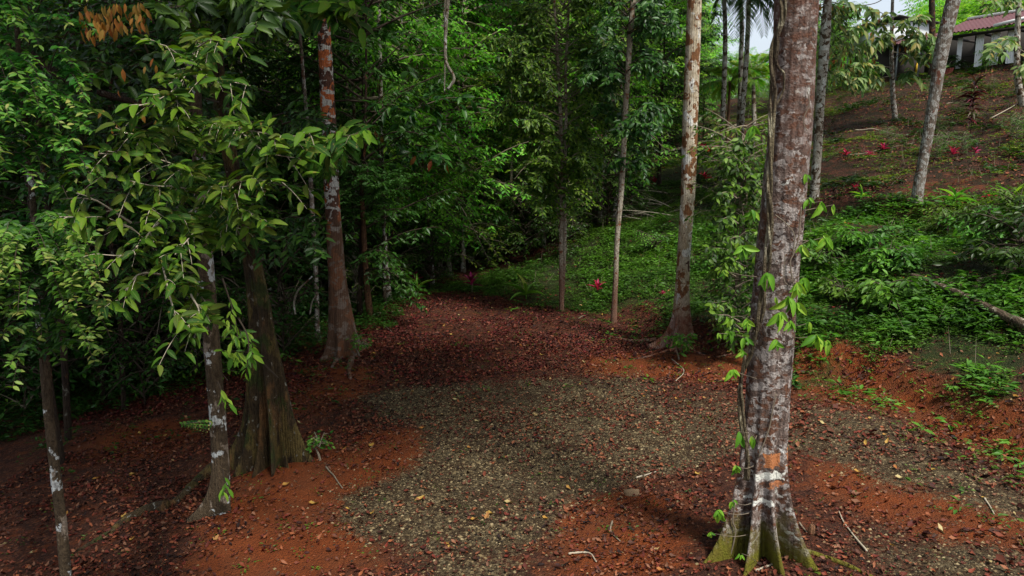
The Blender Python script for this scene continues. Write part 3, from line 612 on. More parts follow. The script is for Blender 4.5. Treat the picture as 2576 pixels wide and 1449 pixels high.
# ------------------------------------------------------------------ leafy branches hanging in front
def twigleaves(path, Lpx, rs, per=4, mat=None, side=1.0, npx=26, twl=60, down=.35, face=.55, T=TB, wr=.36, tips=True, hang=0):
    """path: (px,py,Y) list -> tubes, leaf geo; side twigs carry leaves"""
    p3 = np.array([P(a, b_, c_) for a, b_, c_ in path]); L = np.linalg.norm(np.diff(p3, axis=0), axis=1).sum()
    C_ = catmull(p3, 30); C_[:, 2] += np.interp(np.arange(30), [0, 15, 29], [0, .03, 0])
    Ym = np.mean([c_ for _, _, c_ in path[-2:]]); m2 = Ym / FPX * 1.02
    tubes = [tube(C_, np.linspace(.009, .0025, 30) * (Ym / 5) ** .5, 5, False)]; LP, LD, LN = [], [], []
    plen = L / m2; nt_ = max(2, int(plen / npx))
    for k in range(nt_):
        u = (.18 + .82 * (k + .5) / nt_) * 29; i0 = int(min(28, u)); q = C_[i0] + (C_[i0 + 1] - C_[i0]) * (u - i0); t = unit(C_[i0 + 1] - C_[i0])
        sg = 1 if k % 2 else -1
        sv = unit(np.cross(t, [0, 0, 1]) * rs.uniform(-.6, .6) + np.array([0, 0, 1.]) * sg * side * .35 + np.array([rs.uniform(-.5, .5), -.4, -.1]))
        dt = unit(t * .7 + sv * .9); Lt = twl * m2 * rs.uniform(.4, 1.1); m = per
        v = np.linspace(.25, 1, m)[:, None]; tp = q + dt * Lt * v + np.array([0, 0, -1]) * v ** 2 * Lt * .25
        tubes.append(tube(np.vstack([q, tp]), np.linspace(.0032, .0015, m + 1), 4, False))
        LP.append(tp); s2 = unit(np.cross(dt, [0, -.5, 1])); alt = np.where(np.arange(m) % 2, 1, -1)[:, None]
        D = dt * rs.uniform(.3, .9, (m, 1)) + s2 * alt * rs.uniform(.4, 1.1, (m, 1)) + np.array([0, 0, -1]) * rs.uniform(down * .4, down * 1.8, (m, 1)) + rs.normal(0, .15, (m, 3)) + np.array([0, 0, -1.]) * hang
        LD.append(D); LN.append(np.array([0, -face, 1 - face * .4]) + rs.normal(0, .42, (m, 3)))
    LP = np.concatenate(LP); LD = np.concatenate(LD); LN = np.concatenate(LN); n = len(LP); sz = Lpx * m2 * rs.uniform(.6, 1.15, n)
    return tubes, leaves(LP, LD, LN, sz, sz * wr * rs.uniform(.85, 1.15, n), rs.random(n), T)
def lpart(parent, paths, Lpx, mat, seed, tm=None, sep=False, **kw):
    rs = np.random.default_rng(seed); TT, LL = [], []
    for p_ in paths:
        a, l_ = twigleaves(p_, Lpx, rs, **kw); LL.append(l_)
        if sep: part("branch", (*join(a)[:2], None), tm or M_twigp, parent)
        else: TT += a
    if not sep: V, F, A = join(TT); part("branch", (V, F, None), tm or M_twigp, parent)
    off = 0; Vs, Fs, R1, R2 = [], {}, [], []
    for v, f, a in LL:
        Vs.append(v); R1.append(a['rnd']); R2.append(a['rib'])
        for x in f: Fs.setdefault(x.shape[1], []).append(x + off)
        off += len(v)
    part("foliage", (np.concatenate(Vs), [np.concatenate(x) for x in Fs.values()], {'rnd': np.concatenate(R1), 'rib': np.concatenate(R2)}), mat, parent)

lpart(broad, [
    [(493, 40, Y3), (500, 130, 6.4), (450, 215, 5.4), (390, 255, 5.0), (340, 268, 4.9)], [(480, 130, 6.2), (545, 105, 5.5), (600, 100, 5.3)], [(470, 190, 5.8), (540, 205, 5.3), (630, 215, 5.0)],
    [(500, 200, 6), (430, 130, 5.5), (400, 110, 5.3)], [(505, 310, Y3), (560, 320, 6), (650, 335, 5.2), (730, 345, 5.0), (790, 330, 4.9)],
    [(500, 300, Y3), (420, 330, 5.6), (330, 340, 5.1), (290, 320, 5)], [(600, 325, 5.8), (660, 385, 5.2), (760, 400, 5.0)], [(510, 430, Y3), (470, 430, 5.6), (390, 400, 5.1), (250, 385, 4.9)],
    [(510, 400, Y3), (540, 470, 5.6), (620, 455, 5.1), (720, 455, 5)], [(500, 480, 6.5), (400, 475, 5.2), (300, 450, 5), (210, 420, 4.9)], [(515, 520, Y3), (560, 520, 5.8), (620, 530, 5.2), (670, 560, 5.1)],
    [(545, 830, Y3), (480, 720, 6), (405, 650, 5.3), (345, 585, 5.1), (280, 552, 5), (150, 545, 4.9)], [(405, 650, 5.3), (420, 720, 5.1), (440, 800, 5)], [(400, 560, 5.5), (330, 640, 5), (240, 640, 4.9)],
    [(410, 690, 5.3), (350, 700, 5.1), (290, 770, 5)], [(330, 560, 5.2), (230, 510, 5), (150, 500, 4.9)], [(480, 740, 5.8), (500, 800, 5.3), (440, 840, 5)], [(500, 520, 6), (440, 560, 5.4), (370, 520, 5)],
    [(530, 600, Y3), (560, 570, 6), (620, 580, 5.4)], [(520, 380, Y3), (450, 300, 5.8), (440, 240, 5.2)], [(540, 540, 6.5), (480, 600, 5.5), (440, 640, 5.1)]],
    45, M_hero, 31, per=5, down=.14, face=.36, npx=40, twl=80)
lpart(rust, [[(830, 430, Y4), (800, 380, 8), (840, 350, 6.2), (900, 335, 6.0)], [(800, -80, Y4), (790, -10, 9), (850, 25, 8), (900, 30, 8)], [(800, -70, Y4), (760, 20, 9), (720, 30, 8)]], 52, M_hero, 32, per=4, tm=M_twig)
lpart(btree, [[(535, -60, Y2), (600, -10, 7), (660, 15, 6.5), (640, 60, 6.3)], [(530, -40, Y2), (480, 10, 7), (400, 20, 6.5)], [(520, 10, Y2), (600, 40, 7.5), (700, 25, 7)], [(540, 100, Y2), (400, 150, 8), (250, 180, 7.5), (130, 110, 7)]], 48, M_dark, 33, per=5, tm=M_twigd)
# small climbing vine leaves on the pair of left trunks
vine = root("climbing_vine", "light green vine leaves hanging between the two left trunks", "vine", P(600, 1130, Y3 + .1))
lpart(vine, [[(560, 700, Y3 - .2), (590, 800, Y3 - .3), (600, 860, Y3 - .4)], [(640, 870, Y2 - .4), (600, 830, Y3), (570, 800, Y3 - .4)], [(600, 800, Y3 - .2), (625, 860, Y3 - .4), (620, 940, Y3 - .4)], [(548, 960, Y3 - .3), (565, 1010, Y3 - .3)],
             [(700, 950, Y2 - .5), (640, 900, Y2 - .6), (560, 880, Y3 - .3)], [(560, 1180, Y3 - .3), (566, 1225, Y3 - .3)]], 34, M_climb, 34, per=3, npx=42, twl=35, down=.8, T=TM, wr=.33, tm=M_twigd, sep=True)
# fine-leaved sprays at the left
def spray(parent, rows, Lpx, mat, seed, wr=.42, name="spray"):
    rs = np.random.default_rng(seed); TT = []; LP, LD, LN, SZ, RN = [], [], [], [], []
    for (x0, y0, x1, y1, Y0, Y1) in rows:
        a, c_ = P(x0, y0, Y0), P(x1, y1, Y1); s = np.linspace(0, 1, 14)[:, None]; pp = a + (c_ - a) * s; pp[:, 2] += (rs.uniform(.02, .14) * np.sin(s[:, 0] * math.pi) - rs.uniform(-.1, .2) * s[:, 0] ** 2) * np.linalg.norm(c_ - a) * 1.3
        TT.append(tube(pp, np.linspace(.006, .0015, 14), 4, False)); pl = np.linalg.norm(c_ - a) / (Y1 / FPX); m = max(5, int(pl / (Lpx * .46)))
        u = np.clip(np.linspace(.12, 1, m) + rs.normal(0, .03, m), 0, 1); tp = np.stack([np.interp(u * 13, np.arange(14), pp[:, j]) for j in range(3)], 1); d = unit(c_ - a); sd_ = unit(np.cross(d, [0, 0, 1]))
        alt = np.where(np.arange(m) % 2, 1, -1)[:, None]
        LP.append(tp); LD.append(d * .55 + sd_ * alt * .8 + np.array([0, 0, -1]) * rs.uniform(.0, .6, (m, 1)) + rs.normal(0, .24, (m, 3))); LN.append(np.array([0, -.35, 1]) + rs.normal(0, .45, (m, 3)))
        SZ.append(Lpx * Y1 / FPX * (1.1 - .3 * u ** 3) * rs.uniform(.65, 1.3, m)); RN.append(np.clip(.15 + .55 * u ** 2 + rs.uniform(-.15, .3, m), 0, 1))
    LP, LD, LN, SZ, RN = [np.concatenate(q) for q in (LP, LD, LN, SZ, RN)]
    V, F, A = join(TT); part("branch", (V, F, None), M_twigd, parent); part("foliage", leaves(LP, LD, LN, SZ, SZ * wr, RN, TM), mat, parent)
rs = np.random.default_rng(40); rows = []
for y in (745, 765, 790, 815, 838, 862, 884, 905): 
    rows.append((105, y - 5, rs.uniform(215, 290), y + rs.uniform(-15, 12), Y14, 5.6)); rows.append((105, y, rs.uniform(0, 60), y + rs.uniform(-10, 30), Y14, 5.8))
for k in range(22): y = rs.uniform(600, 700); a_ = rs.uniform(60, 150); rows.append((a_, y + 6, a_ + rs.uniform(40, 110), y + rs.uniform(-25, 15), Y14, 5.6)); a_ = rs.uniform(0, 100); rows.append((a_, y + 6, a_ - rs.uniform(40, 90), y + rs.uniform(-20, 20), Y14, 5.6))
for k in range(8): rows.append((100, rs.uniform(720, 900), rs.uniform(60, 220), rs.uniform(720, 930), Y14, Y14 - .5))
spray(nearsap, rows, 25, M_spray, 41)
leftsap = root("spray_tree", "leafy tree with bright yellow-tipped sprays at the upper left edge", "tree", (P(-190, 500, 7.2)[0], 7.2, float(H(P(-190, 500, 7.2)[0], 7.2))))
bp = np.array(leftsap.location); part("trunk", tube(catmull(np.array([bp - [0, 0, .3], bp + [.1, 0, 2], bp + [0, .1, 4], bp + [.2, 0, 7.5]]), 40), np.linspace(.07, .03, 40), 14), M_bark_dark, leftsap)
rows = []
for k in range(120):
    y = rs.choice([rs.uniform(180, 430), rs.uniform(270, 400), rs.uniform(-40, 250)]); x0 = rs.uniform(-90, 170); Lr = rs.uniform(35, 95)
    rows.append((x0, y + 15, x0 + Lr, y + rs.uniform(-35, 35), 7.0 + rs.uniform(-.4, .4), 6.4 + rs.uniform(-.3, .3)))
for k in range(10): rows.append((-60, rs.uniform(0, 400), rs.uniform(0, 120), rs.uniform(0, 400), 7.2, 7.0))
for k in range(16): x0 = rs.uniform(40, 200); y = rs.uniform(430, 620); rows.append((x0 - 60, y, x0 + 60, y + rs.uniform(-30, 30), 7.4, 7.0))
spray(leftsap, rows, 23, M_spray, 43); add_crown(leftsap, bp + [.2, 0, 12.5], 1.2, 1.0)  # unseen crown added above the trunk to darken the left side
# dry leaves hanging at the upper left and by the house
def hanging(parent, pts, Lpx, mat, seed, n_each=1, wr=.36, Y=9, name="dry_leaves"):
    rs = np.random.default_rng(seed); LP = []
    for (x, y) in pts:
        for _ in range(n_each): LP.append(P(x + rs.uniform(-3, 3), y + rs.uniform(-4, 4), Y + rs.uniform(-.3, .3)))
    LP = np.array(LP); n = len(LP); LD = np.array([0, 0, -1.]) + rs.normal(0, .22, (n, 3)); LN = np.array([0, -1., 0]) + rs.normal(0, .5, (n, 3)); sz = Lpx * Y / FPX * rs.uniform(.7, 1.2, n)
    part(name, leaves(LP, LD, LN, sz, sz * wr, rs.random(n), TM), mat, parent)
dsp = root("dry_leaf_branch_tree", "dark sapling with rows of hanging orange-brown dry leaves at the top left", "tree", (P(262, 500, 13.6)[0], 13.6, float(H(P(262, 500, 13.6)[0], 13.6))))
bp = np.array(dsp.location); part("trunk", tube(catmull(np.array([bp - [0, 0, .3], bp + [.1, 0, 2], bp + [0, .1, 4], P(290, -30, 12)]), 40), np.linspace(.05, .02, 40), 12), M_bark_dark, dsp)
rs = np.random.default_rng(47); bgp = []
for k in range(85): x0, y0 = rs.uniform(-60, 720), rs.uniform(-30, 640); sg = rs.choice([-1, 1]); Yk = rs.uniform(8.5, 12); bgp.append([(x0, y0, Yk), (x0 + sg * 60, y0 - 8, Yk - .3), (x0 + sg * 130, y0 + rs.uniform(-20, 30), Yk - .5)])
gl = root("understorey_tree", "dark broad-leaved tree filling the gloom behind the left-hand branches", "tree", (P(262, 500, 12.2)[0] - 1, 12.2, float(H(P(262, 500, 12.2)[0] - 1, 12.2))))
bp2 = np.array(gl.location); part("trunk", tube(catmull(np.array([bp2 - [0, 0, .3], bp2 + [.1, 0, 2], bp2 + [0, .1, 4], bp2 + [0, .1, 8]]), 40), np.linspace(.06, .03, 40), 12), M_bark_dark, gl)
lpart(gl, bgp, 27, M_dark, 48, per=6, T=TM, tm=M_twigd, down=.25, npx=16, twl=45)
rs = np.random.default_rng(44)
hp_ = [(x + rs.uniform(-9, 9), 4 + 22 * abs(math.sin(x * .02)) + rs.uniform(-14, 62)) for x in np.linspace(205, 312, 74)] + [(x, rs.uniform(5, 70)) for x in np.linspace(330, 366, 24)] + [(rs.uniform(250, 440), rs.uniform(270, 330)) for _ in range(9)] + [(385, 150), (395, 160), (368, 170), (310, 170), (300, 225)]
hanging(dsp, hp_, 26, M_dry, 45, Y=6.3)
lpart(dsp, [[(290, 10, 9.4), (240, 5, 9), (200, 20, 9)], [(300, 0, 9.4), (350, 5, 9), (390, 30, 9)], [(300, 120, 9.4), (240, 100, 9), (180, 120, 8.8)], [(300, 150, 9.4), (360, 120, 9)]], 30, M_dark, 46, per=4, T=TM, tm=M_twigd)
#SECTION4
# ------------------------------------------------------------------ liana and climber on the big trunk
M_liana = bark_mat("liana_bark", (.16, .13, .075), (.07, .05, .03), [((.33, .30, .2), 9, .56, .03, .4)], vert=12, bump=1)
li = root("liana", "thick grey-brown twisted liana hanging down the left of the massive trunk", "vine", P(1877, 1205, YB - .27))
LPX = [(1978, -60), (1972, 0), (1966, 50), (1952, 105), (1944, 160), (1944, 220), (1940, 300), (1938, 380), (1936, 460), (1938, 545), (1933, 620), (1926, 690), (1916, 770), (1896, 845), (1879, 905), (1868, 970), (1866, 1040), (1875, 1110), (1879, 1165), (1877, 1208)]
ctr = catmull(np.array([P(x, y, YB - .265 + .05 * min(1, max(0, (y - 700) / 300))) for x, y in LPX]), 220)
for k in range(3):
    s = np.linspace(0, 1, 220); n_ = 220 if k < 2 else 150; ph = s * 26 + k * 2.1 + 2 * fbm(s * 9, 0 * s + k, 3); rr = .021 + .006 * np.sin(s * 11 + k)
    pp = ctr + np.stack([rr * np.cos(ph), rr * np.sin(ph), 0 * s], 1)
    part("strand", tube(pp[:n_], (.018 - .003 * k) * (1 + .25 * vnoise(s[:n_] * 60, 0 * s[:n_], k)), 9), M_liana, li)
part("side_strand", tube(catmull(np.array([P(x, y, YB - .27) for x, y in [(1958, 85), (1950, 130), (1951, 150), (1960, 172), (1971, 184), (1972, 215), (1968, 235), (1955, 260), (1944, 275)]]), 60), np.linspace(.016, .009, 60), 8), M_liana, li)
for pts_, r_ in [([(2031, 230), (2036, 255), (2034, 270), (2024, 290), (2022, 310), (2031, 330)], .004), ([(2016, 520), (2008, 600), (1996, 640), (1988, 660), (1996, 720)], .006), ([(1950, 540), (1975, 560), (1998, 590), (1994, 640)], .005), ([(1952, 990), (1942, 1040), (1934, 1080), (1908, 1150)], .006), ([(1975, 640), (1972, 700), (1985, 720)], .004),
                 ([(1850, 1265), (1843, 1310), (1850, 1340), (1832, 1420)], .008)]:
    part("tendril", tube(catmull(np.array([P(x, y, YB - .235) for x, y in pts_]), 30), r_, 5), M_twig, li)
cl = root("climber", "climber with clusters of large drooping light green leaves on the massive trunk", "climber", P(1953, 800, YB - .26))
CLU = [(1929, 688, 5, 48, 6.78), (1953, 752, 1, 30, 6.78), (1982, 745, 5, 47, 6.75), (1962, 786, 4, 42, 6.7), (1987, 808, 4, 32, 6.72), (1952, 856, 5, 34, 6.75), (2022, 697, 4, 36, 6.9), (2003, 710, 4, 44, 6.8), (2004, 760, 4, 40, 6.95), (1868, 622, 8, 40, 6.9), (1888, 530, 5, 32, 6.9),
       (2035, 498, 4, 26, 7), (2066, 506, 3, 46, 7.1), (2096, 515, 3, 20, 7.1), (2075, 596, 6, 40, 7.1), (2038, 603, 4, 26, 7), (2016, 620, 4, 30, 6.95), (1821, 680, 6, 20, 7.2), (2034, 812, 4, 30, 6.9), (2054, 842, 6, 42, 6.9), (2082, 858, 4, 34, 6.9), (1829, 798, 4, 26, 7), (1836, 832, 5, 28, 7), (1806, 838, 3, 16, 7),
       (1880, 802, 5, 30, 6.85), (1874, 848, 5, 28, 6.85), (1866, 880, 5, 24, 6.85), (1842, 930, 5, 32, 6.85), (1860, 1086, 2, 38, 6.85), (1890, 1098, 1, 28, 6.75), (1850, 1172, 6, 24, 6.85), (1843, 1262, 6, 20, 6.8), (1808, 1284, 6, 36, 6.75), (1788, 1340, 7, 18, 6.7), (1866, 1392, 4, 18, 6.2), (1894, 318, 5, 34, 6.9), (2030, 440, 4, 24, 7), (1900, 1100, 1, 26, 6.75)]
rs = np.random.default_rng(50); LP, LD, LN, SZ, SG = [], [], [], [], []
for (x, y, n, s, Yc) in CLU:
    q = P(x, y, Yc); a0 = rs.uniform(-.2, .2)
    for j in range(n):
        an = a0 + (j - (n - 1) / 2) * (.42 if n < 6 else .34) + rs.uniform(-.1, .1)
        LP.append(q + rs.normal(0, .008, 3)); LD.append([math.sin(an) * .9, -.35 + rs.uniform(-.2, .2), -math.cos(an) * .9]); LN.append([rs.normal(0, .5), -.9, .35 + rs.normal(0, .3)]); SZ.append(s * 1.05 * Yc / FPX * rs.uniform(.6, 1.12))
    if abs(x - 1950) > 45:
        xt = 1985 if x > 1950 else 1905; SG.append(tube(catmull(np.array([P(xt, y + rs.uniform(-10, 30), YB - .12), P((xt + x) / 2, y + 5 + rs.uniform(-8, 8), Yc), q]), 12), np.linspace(.005, .002, 12), 4, False))
SZ = np.array(SZ)
part("foliage", leaves(np.array(LP), np.array(LD), np.array(LN), SZ, SZ * .37, rs.random(len(SZ)), tmpl_big(9, .02, .3, .14)), M_climb, cl)
for s_ in SG: part("stalk", s_, M_twig, cl)
# leafy shrub climbing behind the big trunk, and two small leaf clumps at tree feet
def custom_plant(name, label, cat, px, py, Ht, R, nb, lL, lW, mat, seed, Yf=None, group=None, barkm=None, cb=.2, r0=.02, **kw):
    g_ = hit(np.array([px], float), np.array([py], float))[0]; rs = np.random.default_rng(seed)
    tb, lv = limbfoliage(rs, Ht, cb, R, nb, lL, lW, **kw); o = root(name, label, cat, g_, group); barkm = barkm or M_twig
    part("stem" if cat != 'tree' else "trunk", stem(rs, Ht * .95, r0, .006, .15), barkm, o, world=False); V, F, A = join(tb)
    part("limbs", (V, F, None), barkm, o, world=False); part("foliage", lv, mat, o, smooth=False, world=False); return o
custom_plant("leafy_shrub", "tall shrub of small bright green leaves right behind the massive trunk", "shrub", 1850, 872, 4.5, 1.0, 130, .11, .055, M_spray, 60, perm=7, tw=.32, spacing=.3, prof=lambda f: .55 + .45 * f, T=TM, hang=.5, r0=.03)
custom_plant("young_plant", "small leafy plant growing at the foot of the white flaking tree", "plant", 1708, 905, .55, .28, 10, .13, .05, M_herb, 61, perm=5, tw=.12, spacing=.14, T=TM, up=.8)
custom_plant("young_plant", "pale green sprout beside the root tips of the rust-blotched trunk", "plant", 905, 900, .5, .2, 8, .1, .04, M_herb, 62, perm=5, tw=.12, spacing=.14, T=TM, up=.8)
custom_plant("young_plant", "bright small plant at the right foot of the buttressed tree", "plant", 805, 1160, .30, .15, 9, .08, .035, M_spray, 63, perm=5, tw=.1, spacing=.1, T=TM, up=.8)
custom_plant("broadleaf_shrub", "dark broad-leaved shrub standing in front of the dark middle of the wood", "shrub", 1062, 705, 3.4, .7, 30, .28, .14, M_dark, 64, perm=5, tw=.3, spacing=.35, T=TM, hang=.4)
custom_plant("broadleaf_shrub", "fern-like green bush at the top of the green slope's left end", "shrub", 1225, 668, 1.9, 1.2, 40, .16, .06, M_herb, 65, perm=8, tw=.4, spacing=.3, T=TM)
custom_plant("wood_sapling", "spindly sapling with bluish broad leaves and a few brown ones, left of centre", "tree", 968, 770, 8.0, 2.3, 12, .34, .13, M_dark, 66, perm=5, tw=.5, spacing=.7, T=TB, hang=.4, cb=3.0, r0=.05, barkm=M_bark_thin)
for (x, y, h_, R_, lab, mt, lL) in [(2560, 700, 1.7, 1.3, "big dark leafy bush at the right-hand edge of the slope", M_dark, .2), (2480, 640, 1.5, 1.0, "leafy bush left of the big dark bush at the right-hand edge", M_herb, .18), (2235, 680, .7, .6, "broad-leaved herb clump above the lower end of the fallen log", M_herb, .2),
        (2215, 775, .7, .6, "leafy clump of broad herbs left of the fallen log", M_herb, .22), (2040, 690, .8, .6, "low leafy clump right of the massive trunk", M_herb, .16), (2380, 600, .9, .8, "low ferny clump in the middle of the right-hand slope", M_herb, .15), (2560, 560, 1.0, .9, "ferny bush on the upper right-hand slope", M_herb, .14),
        (2150, 640, .7, .6, "clump of broad strap leaves in the middle of the herb slope", M_herb, .22), (2120, 760, .45, .5, "low herb clump with yellowish leaves right of the massive trunk", M_herb, .16), (1650, 640, .8, .7, "leafy clump half way up the green slope left of the white tree", M_herb, .1), (1420, 640, 1.6, 1.0, "dark shrub behind the twin-stemmed tree", M_dark, .13)]:
    custom_plant("leafy_bush", lab, "bush", x, y, h_ * .75, R_, 26, lL * .9, lL * .36, mt, int(x + y), perm=7, tw=.3, spacing=.22, T=TM, up=.45, hang=.35, barkm=M_twigd, group="leafy clumps on the slope")
ws = [o for o in scn.objects if o.name == "wood_sapling"][0]; Yw_ = ws.location[1]
lpart(ws, [[(962, 390, Yw_), (1010, 330, Yw_ - 1), (1050, 270, Yw_ - 2), (1090, 240, Yw_ - 2)], [(1010, 330, Yw_ - 1), (1000, 270, Yw_ - 2), (950, 262, Yw_ - 2)], [(1050, 270, Yw_ - 2), (1120, 250, Yw_ - 2), (1190, 245, Yw_ - 2)], [(965, 420, Yw_), (1040, 385, Yw_ - 1), (1120, 390, Yw_ - 2)]], 34, M_dark, 167, per=4, npx=24, twl=30, T=TM, down=.4, tm=M_twig)
hanging(ws, [(1048, 395), (1083, 402), (1127, 412), (942, 325), (963, 345)], 26, M_dry, 168, Y=float(Yw_ - 2), wr=.4)
shr = [o for o in scn.objects if o.name == "leafy_shrub"][0]; Yq = shr.location[1]; rs = np.random.default_rng(160); pth = []
for k in range(75):
    y0 = rs.uniform(340, 850); w_ = np.interp(y0, [330, 420, 600, 850], [18, 45, 70, 50]); x0 = 1868 + rs.uniform(-.3, .3) * w_; x1 = x0 + rs.choice([-1, -1, 1]) * rs.uniform(.5, 1.1) * w_; Yk = Yq - rs.uniform(0, 1.2); pth.append([(x0, y0 + 15, Yk), ((x0 + x1) / 2, y0 + 3, Yk - .1), (x1, y0 + rs.uniform(-5, 15), Yk - .2)])
lpart(shr, pth, 19, M_spray2, 161, per=5, npx=11, twl=22, T=TM, down=.5, wr=.5, tm=M_twig)
for k in range(5): part("stem", tube(catmull(np.array([np.array(shr.location) + [rs.uniform(-.2, .2), 0, -.1], P(1860 + rs.uniform(-12, 12), 700, Yq), P(1862 + rs.uniform(-15, 15), 520, Yq - .3), P(1880 + rs.uniform(-12, 8), 340, Yq - .4)]), 30), .012, 6), M_twig, shr)
for k in range(26):
    x, y = rs.uniform(2060, 2700), rs.uniform(215, 480)
    q = hit(np.array([x]), np.array([y]))[0]; (toe_s(q[0], q[1]) > 15) and inst_tree("bush_b", "low_bush", "small dark bush dotted over the brown upper slope", "bush", q[0], q[1], rs.uniform(.35, .6), rs.uniform(0, 6), "low bushes on the upper slope")
# right-hand branches before the house
sp = [o for o in scn.objects if o.name == "spotted_sapling"][0]; Ys = sp.location[1]
lpart(sp, [[(2244, 170, Ys), (2200, 165, Ys - 1), (2160, 160, Ys - 1.5), (2110, 185, Ys - 2)], [(2244, 190, Ys), (2190, 200, Ys - 1), (2130, 195, Ys - 2)], [(2243, 100, Ys), (2200, 110, Ys - 1), (2160, 135, Ys - 1)], [(2244, 130, Ys), (2300, 140, Ys - 1), (2350, 130, Ys - 2)],
           [(2243, 70, Ys), (2290, 70, Ys - 1), (2330, 90, Ys - 2)], [(2243, 60, Ys), (2180, 60, Ys - 1), (2140, 80, Ys - 2)], [(2243, 200, Ys), (2290, 180, Ys - 1), (2310, 190, Ys - 1)], [(2244, 50, Ys), (2200, 25, Ys - 1), (2120, 5, Ys - 1)], [(2244, 80, Ys), (2220, 90, Ys - 1), (2150, 110, Ys - 1)], [(2244, 60, Ys), (2270, 50, Ys - 1), (2320, 40, Ys - 2)], [(2244, 150, Ys), (2290, 120, Ys - 1), (2350, 100, Ys - 2)], [(2244, 110, Ys), (2290, 90, Ys - 1), (2310, 100, Ys - 2)]], 24, M_olive, 70, per=5, npx=10, twl=28, T=TM, wr=.36, down=.7, tm=M_twig)
rs = np.random.default_rng(71)
hanging(sp, [(x, 12 + (x - 2070) * .03 + rs.uniform(-3, 5)) for x in (2062, 2070, 2078, 2084, 2092, 2104, 2120, 2138, 2143, 2160, 2180)] + [(rs.uniform(2060, 2130), rs.uniform(135, 160)) for _ in range(14)] + [(rs.uniform(2140, 2340), rs.uniform(35, 150)) for _ in range(40)], 16, M_dry, 72, Y=float(Ys - 1))
part("branch", tube(catmull(np.array([P(2243, -20, Ys), P(2200, 8, Ys - 1), P(2140, 12, Ys - 1), P(2055, -2, Ys - 1)]), 24), .02, 5), M_twigd, sp)
ed = [o for o in scn.objects if o.name == "edge_tree"][0]; Ye = ed.location[1]
lpart(ed, [[(2560, 90, Ye), (2530, 100, Ye - 2), (2490, 130, Ye - 4)], [(2560, 0, Ye), (2530, -5, Ye - 2), (2470, 5, Ye - 3)], [(2560, 120, Ye), (2600, 150, Ye - 3), (2560, 170, Ye - 5)]], 24, M_olive, 73, per=4, npx=13, twl=30, T=TM, down=.6, tm=M_twig)
tw8 = [o for o in scn.objects if o.name == "white_cracked_tree"][0]; Y8 = tw8.location[1]
lpart(tw8, [[(2080, 40, Y8), (2110, 60, Y8 + 1), (2140, 90, Y8 + 1)], [(2078, 60, Y8), (2120, 110, Y8 + 1), (2150, 130, Y8 + 2)], [(2078, 100, Y8), (2110, 150, Y8 + 1), (2140, 170, Y8 + 1)], [(2080, 10, Y8), (2110, 25, Y8 + 1), (2130, 40, Y8 + 1)], [(2070, 160, Y8), (2100, 190, Y8 + 1), (2150, 210, Y8 + 1)]], 18, M_olive, 74, per=5, npx=9, twl=26, T=TM, down=.6, tm=M_twigd)
tin = [o for o in scn.objects if o.name == "double_stem_tree"][0]; Y7 = tin.location[1]
part("trunk", tube(catmull(np.array([P(1414, 770, Y7 + .05), P(1421, 600, Y7), P(1420, 480, Y7), P(1424, 300, Y7), P(1423, 180, Y7 + .1), P(1432, 0, Y7 + .2), P(1440, -150, Y7)]), 60), np.linspace(.05, .03, 60), 12), M_t6, tin)
rs = np.random.default_rng(75); pth = []
for k in range(120): y0 = rs.uniform(-60, 520); x1 = 1415 + rs.choice([-1, 1]) * rs.uniform(40, 190) * (1 if y0 < 330 else .55); pth.append([(1414, y0 + 40, Y7), ((1414 + x1) / 2, y0 + 5, Y7 + rs.uniform(-1, 1)), (x1, y0 + rs.uniform(-10, 30), Y7 + rs.uniform(-1.2, 1.2))])
lpart(tin, pth, 14, M_fine, 76, per=7, npx=7, twl=30, T=TS, down=.5, wr=.42, tm=M_twig)
sl = [o for o in scn.objects if o.name == "slim_pale_tree"][0]; Y6 = sl.location[1]; pth = []
for k in range(44): y0 = rs.uniform(-60, 400); x1 = 1585 + rs.choice([-1, 1]) * rs.uniform(50, 120) * (1 if y0 < 280 else .6); pth.append([(1577, y0 + 30, Y6), ((1577 + x1) / 2, y0 + 5, Y6 + rs.uniform(-1, 1)), (x1, y0 + rs.uniform(-10, 40), Y6 + rs.uniform(-1.2, 1.2))])
lpart(sl, pth, 19, M_dark, 77, per=6, npx=10, twl=34, T=TM, down=.5, wr=.38, tm=M_twigd)

# ------------------------------------------------------------------ palms, seedlings, cordylines
def frond(base, az, el, L, sag, nl, ll, lw, rs, twist=0):
    s = np.linspace(0, 1, 16); d = np.array([math.cos(az), math.sin(az), 0]); pts = np.array(base)[None] + d[None] * (L * s * math.cos(el))[:, None] + np.array([0, 0, 1.])[None] * (L * s * math.sin(el) - sag * L * s ** 2)[:, None]
    st = tube(pts, np.linspace(.014, .003, 16) * max(.5, L / 2), 4, False); u = np.repeat(np.linspace(.15, 1, nl), 2); q = np.stack([np.interp(u * 15, np.arange(16), pts[:, j]) for j in range(3)], 1)
    t = unit(np.gradient(pts, axis=0)); tq = np.stack([np.interp(u * 15, np.arange(16), t[:, j]) for j in range(3)], 1); sd_ = unit(np.cross(tq, [0, 0, 1])); alt = np.where(np.arange(len(u)) % 2, 1, -1)[:, None]
    D = tq * .75 + sd_ * alt * .9 + np.array([0, 0, -.45]) + rs.normal(0, .08, q.shape); Ls = ll * (np.sin(u * 2.6 + .45) * .8 + .25)
    return st, leaves(q, D, np.cross(tq, sd_) * -1 + rs.normal(0, .1, q.shape), Ls, lw, rs.random(len(u)), TM)
